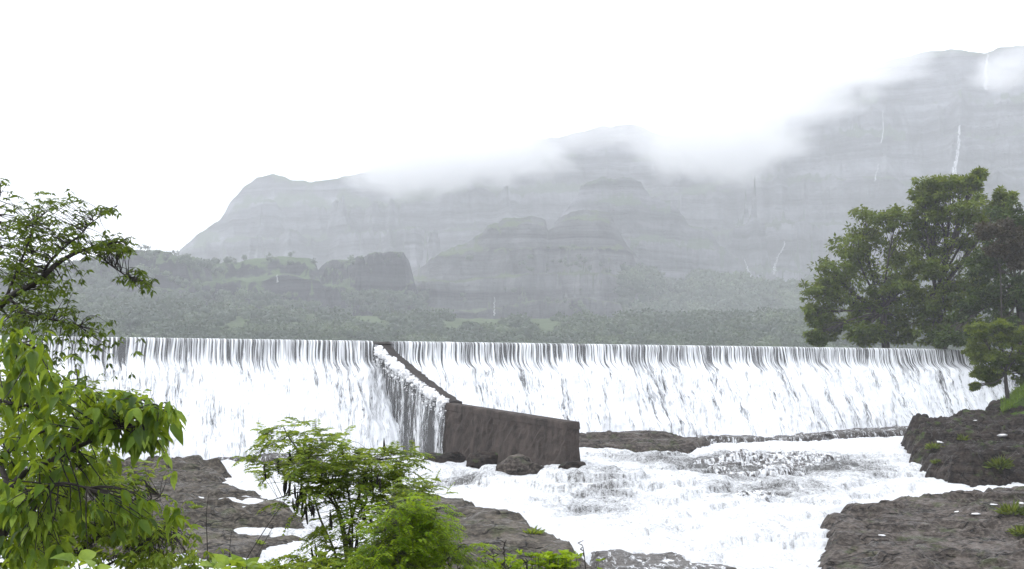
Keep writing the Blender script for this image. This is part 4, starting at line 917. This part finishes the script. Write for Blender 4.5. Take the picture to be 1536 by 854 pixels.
# low plants on the slab at the bottom
def low_plant(name, px, Y, zt, rx, cnt, label, seed, lmat='leafy', leaf=.05):
    r_ = np.random.default_rng(seed); gz_ = GZ(px, Y); x, y = XY(px, Y); base = np.array([x, y, gz_]); t = empty(name, base, label, 'plant'); st = MB(); c = MB()
    for _ in range(cnt):
        q = np.array([x+r_.normal(0, rx*.5), y+r_.normal(0, rx*.4), zt-abs(r_.normal(0, rx*.25))]); st.tube(ray_bezier(base, q, .1, 6, r_), np.linspace(.006, .002, 6), 4)
        leaf_cluster(c, q, [0, 0, 1], 9, leaf, r_, .1, 'quad', .5); leaf_cluster(c, q-[0, 0, leaf*1.2], [0, 0, 1], 8, leaf, r_, .1, 'quad', .5)
    st.build('stems', M['barkg'], t); c.build('foliage', M[lmat], t)
low_plant('low_plant', 765, 9.2, P(0, 840, 9.2)[2], .22, 36, 'low bright green plant at the bottom edge left of the dark twig', 31)
low_plant('low_plant', 830, 9.0, P(0, 832, 9.0)[2], .20, 60, 'bushy bright green plant at the bottom edge beside the wet ledge', 32)
low_plant('low_plant', 445, 8.2, P(0, 846, 8.2)[2], .30, 50, 'grey-green undergrowth at the bottom edge below the podded shrub', 33, 'leafp')
low_plant('low_plant', 250, 7.6, P(0, 838, 7.6)[2], .34, 70, 'loose undergrowth at the bottom edge below the brown shelf', 34, 'leafp')
low_plant('low_plant', 400, 7.4, P(0, 848, 7.4)[2], .26, 50, 'low grey-green sprigs at the bottom edge between the saplings and the podded shrub', 35, 'leafp')
low_plant('low_plant', 520, 8.4, P(0, 832, 8.4)[2], .36, 90, 'dense low weeds around the foot of the podded shrub', 36, 'leafp')
# tufts on the rocks
for px, py, w, nb, lab in [(294, 762, .55, 90, 'small green tuft growing on the brown shelf'), (388, 815, .5, 60, 'green weed tuft on the lower brown step'), (1400, 672, 1.1, 130, 'mossy green tuft on the edge of the dark bank'), (1404, 694, .8, 80, 'small green tuft halfway down the dark bank'), (1445, 660, 1.3, 90, 'olive tuft on the top of the dark bank'), (1500, 700, 1.8, 150, 'scraggly olive weeds on the face of the dark bank'), (1520, 770, 1.6, 160, 'green grass patch on the grey shelf near the right edge'), (1534, 800, 1.2, 120, 'green clump at the right edge of the picture'), (800, 800, .9, 90, 'low green tuft on the sloping brown slab')]:
    h = ray_rock(px, py)
    if not h: continue
    p0 = np.array(h[0]); m = MB(); od = rng.normal(0, 1, (nb, 3))*[.8, .6, .1]; pos = p0+od*w*.12-[0, 0, .03]
    m.leaves(pos, od+rng.normal(0, .3, (nb, 3))+[0, 0, .6], rng.normal(0, 1, (nb, 3)), rng.uniform(.2, .5, nb)*w, .05+.05*w)
    o = m.build('grass_tuft', M['leafm'] if px > 1380 else M['leafp'], origin=p0); tag(o, lab, 'tuft', 'tufts on the river rocks')
# bare stalks
def stalk(pts, r, label, name='dry_stalk', knots=0, seed=1):
    r_ = np.random.default_rng(seed)
    p = path3(pts); g0 = p[0].copy(); g0[2] = -1.62-.17*g0[1]-.1; p = np.vstack([g0, p]); m = MB(); m.tube(p, np.linspace(r*1.3, r*.5, len(p)), 5)
    for i in range(knots):
        q = p[r_.integers(len(p)//2, len(p))]; m.tube([q, q+[r_.normal(0, .012), 0, .015], q+[r_.normal(0, .02), 0, .035]], [.004, .006, .002], 5)
    o = m.build(name, M['bark'], origin=g0); tag(o, label, 'stalk', 'bare stalks in the foreground')
stalk([(314, 900, 7), (311, 820, 7), (309, 770, 7), (313, 742, 7)], .003, 'upright bare stalk in front of the brown shelf')
stalk([(352, 910, 7), (362, 850, 7), (400, 790, 7), (432, 745, 7)], .003, 'long bare stalk leaning right toward the podded shrub')
stalk([(356, 905, 7.2), (376, 850, 7.2), (410, 790, 7.2)], .0025, 'shorter bare stalk leaning right beside the long one')
stalk([(344, 900, 7.4), (343, 840, 7.4), (347, 798, 7.4)], .003, 'short upright bare stalk on the lower brown step')
stalk([(880, 900, 9), (878, 845, 9), (875, 822, 9), (873, 817, 9)], .004, 'lone dark budded twig against the white water', knots=3, seed=3)
stalk([(770, 900, 8.6), (765, 860, 8.6), (752, 845, 8.6)], .004, 'short dark twig among the low plants', knots=4, seed=5)
for i, (px, py) in enumerate([(660, 815), (672, 822), (685, 828), (727, 822), (740, 830), (756, 818), (722, 838), (790, 842)]):
    stalk([(px+4, 905, 8.4), (px+2, 860, 8.4), (px, py, 8.4)], .004, ['dark seed head beside the feathery bush, first from left', 'dark seed head beside the feathery bush, second from left', 'dark seed head beside the feathery bush, third from left', 'dark seed head over the brown slab, fourth from left', 'dark seed head over the brown slab, fifth from left', 'tallest dark seed head over the brown slab', 'low dark seed head at the bottom edge', 'rightmost dark seed head among the low plants'][i], knots=6, seed=10+i)
for o in S.objects:
    if '_o' in o: del o['_o']
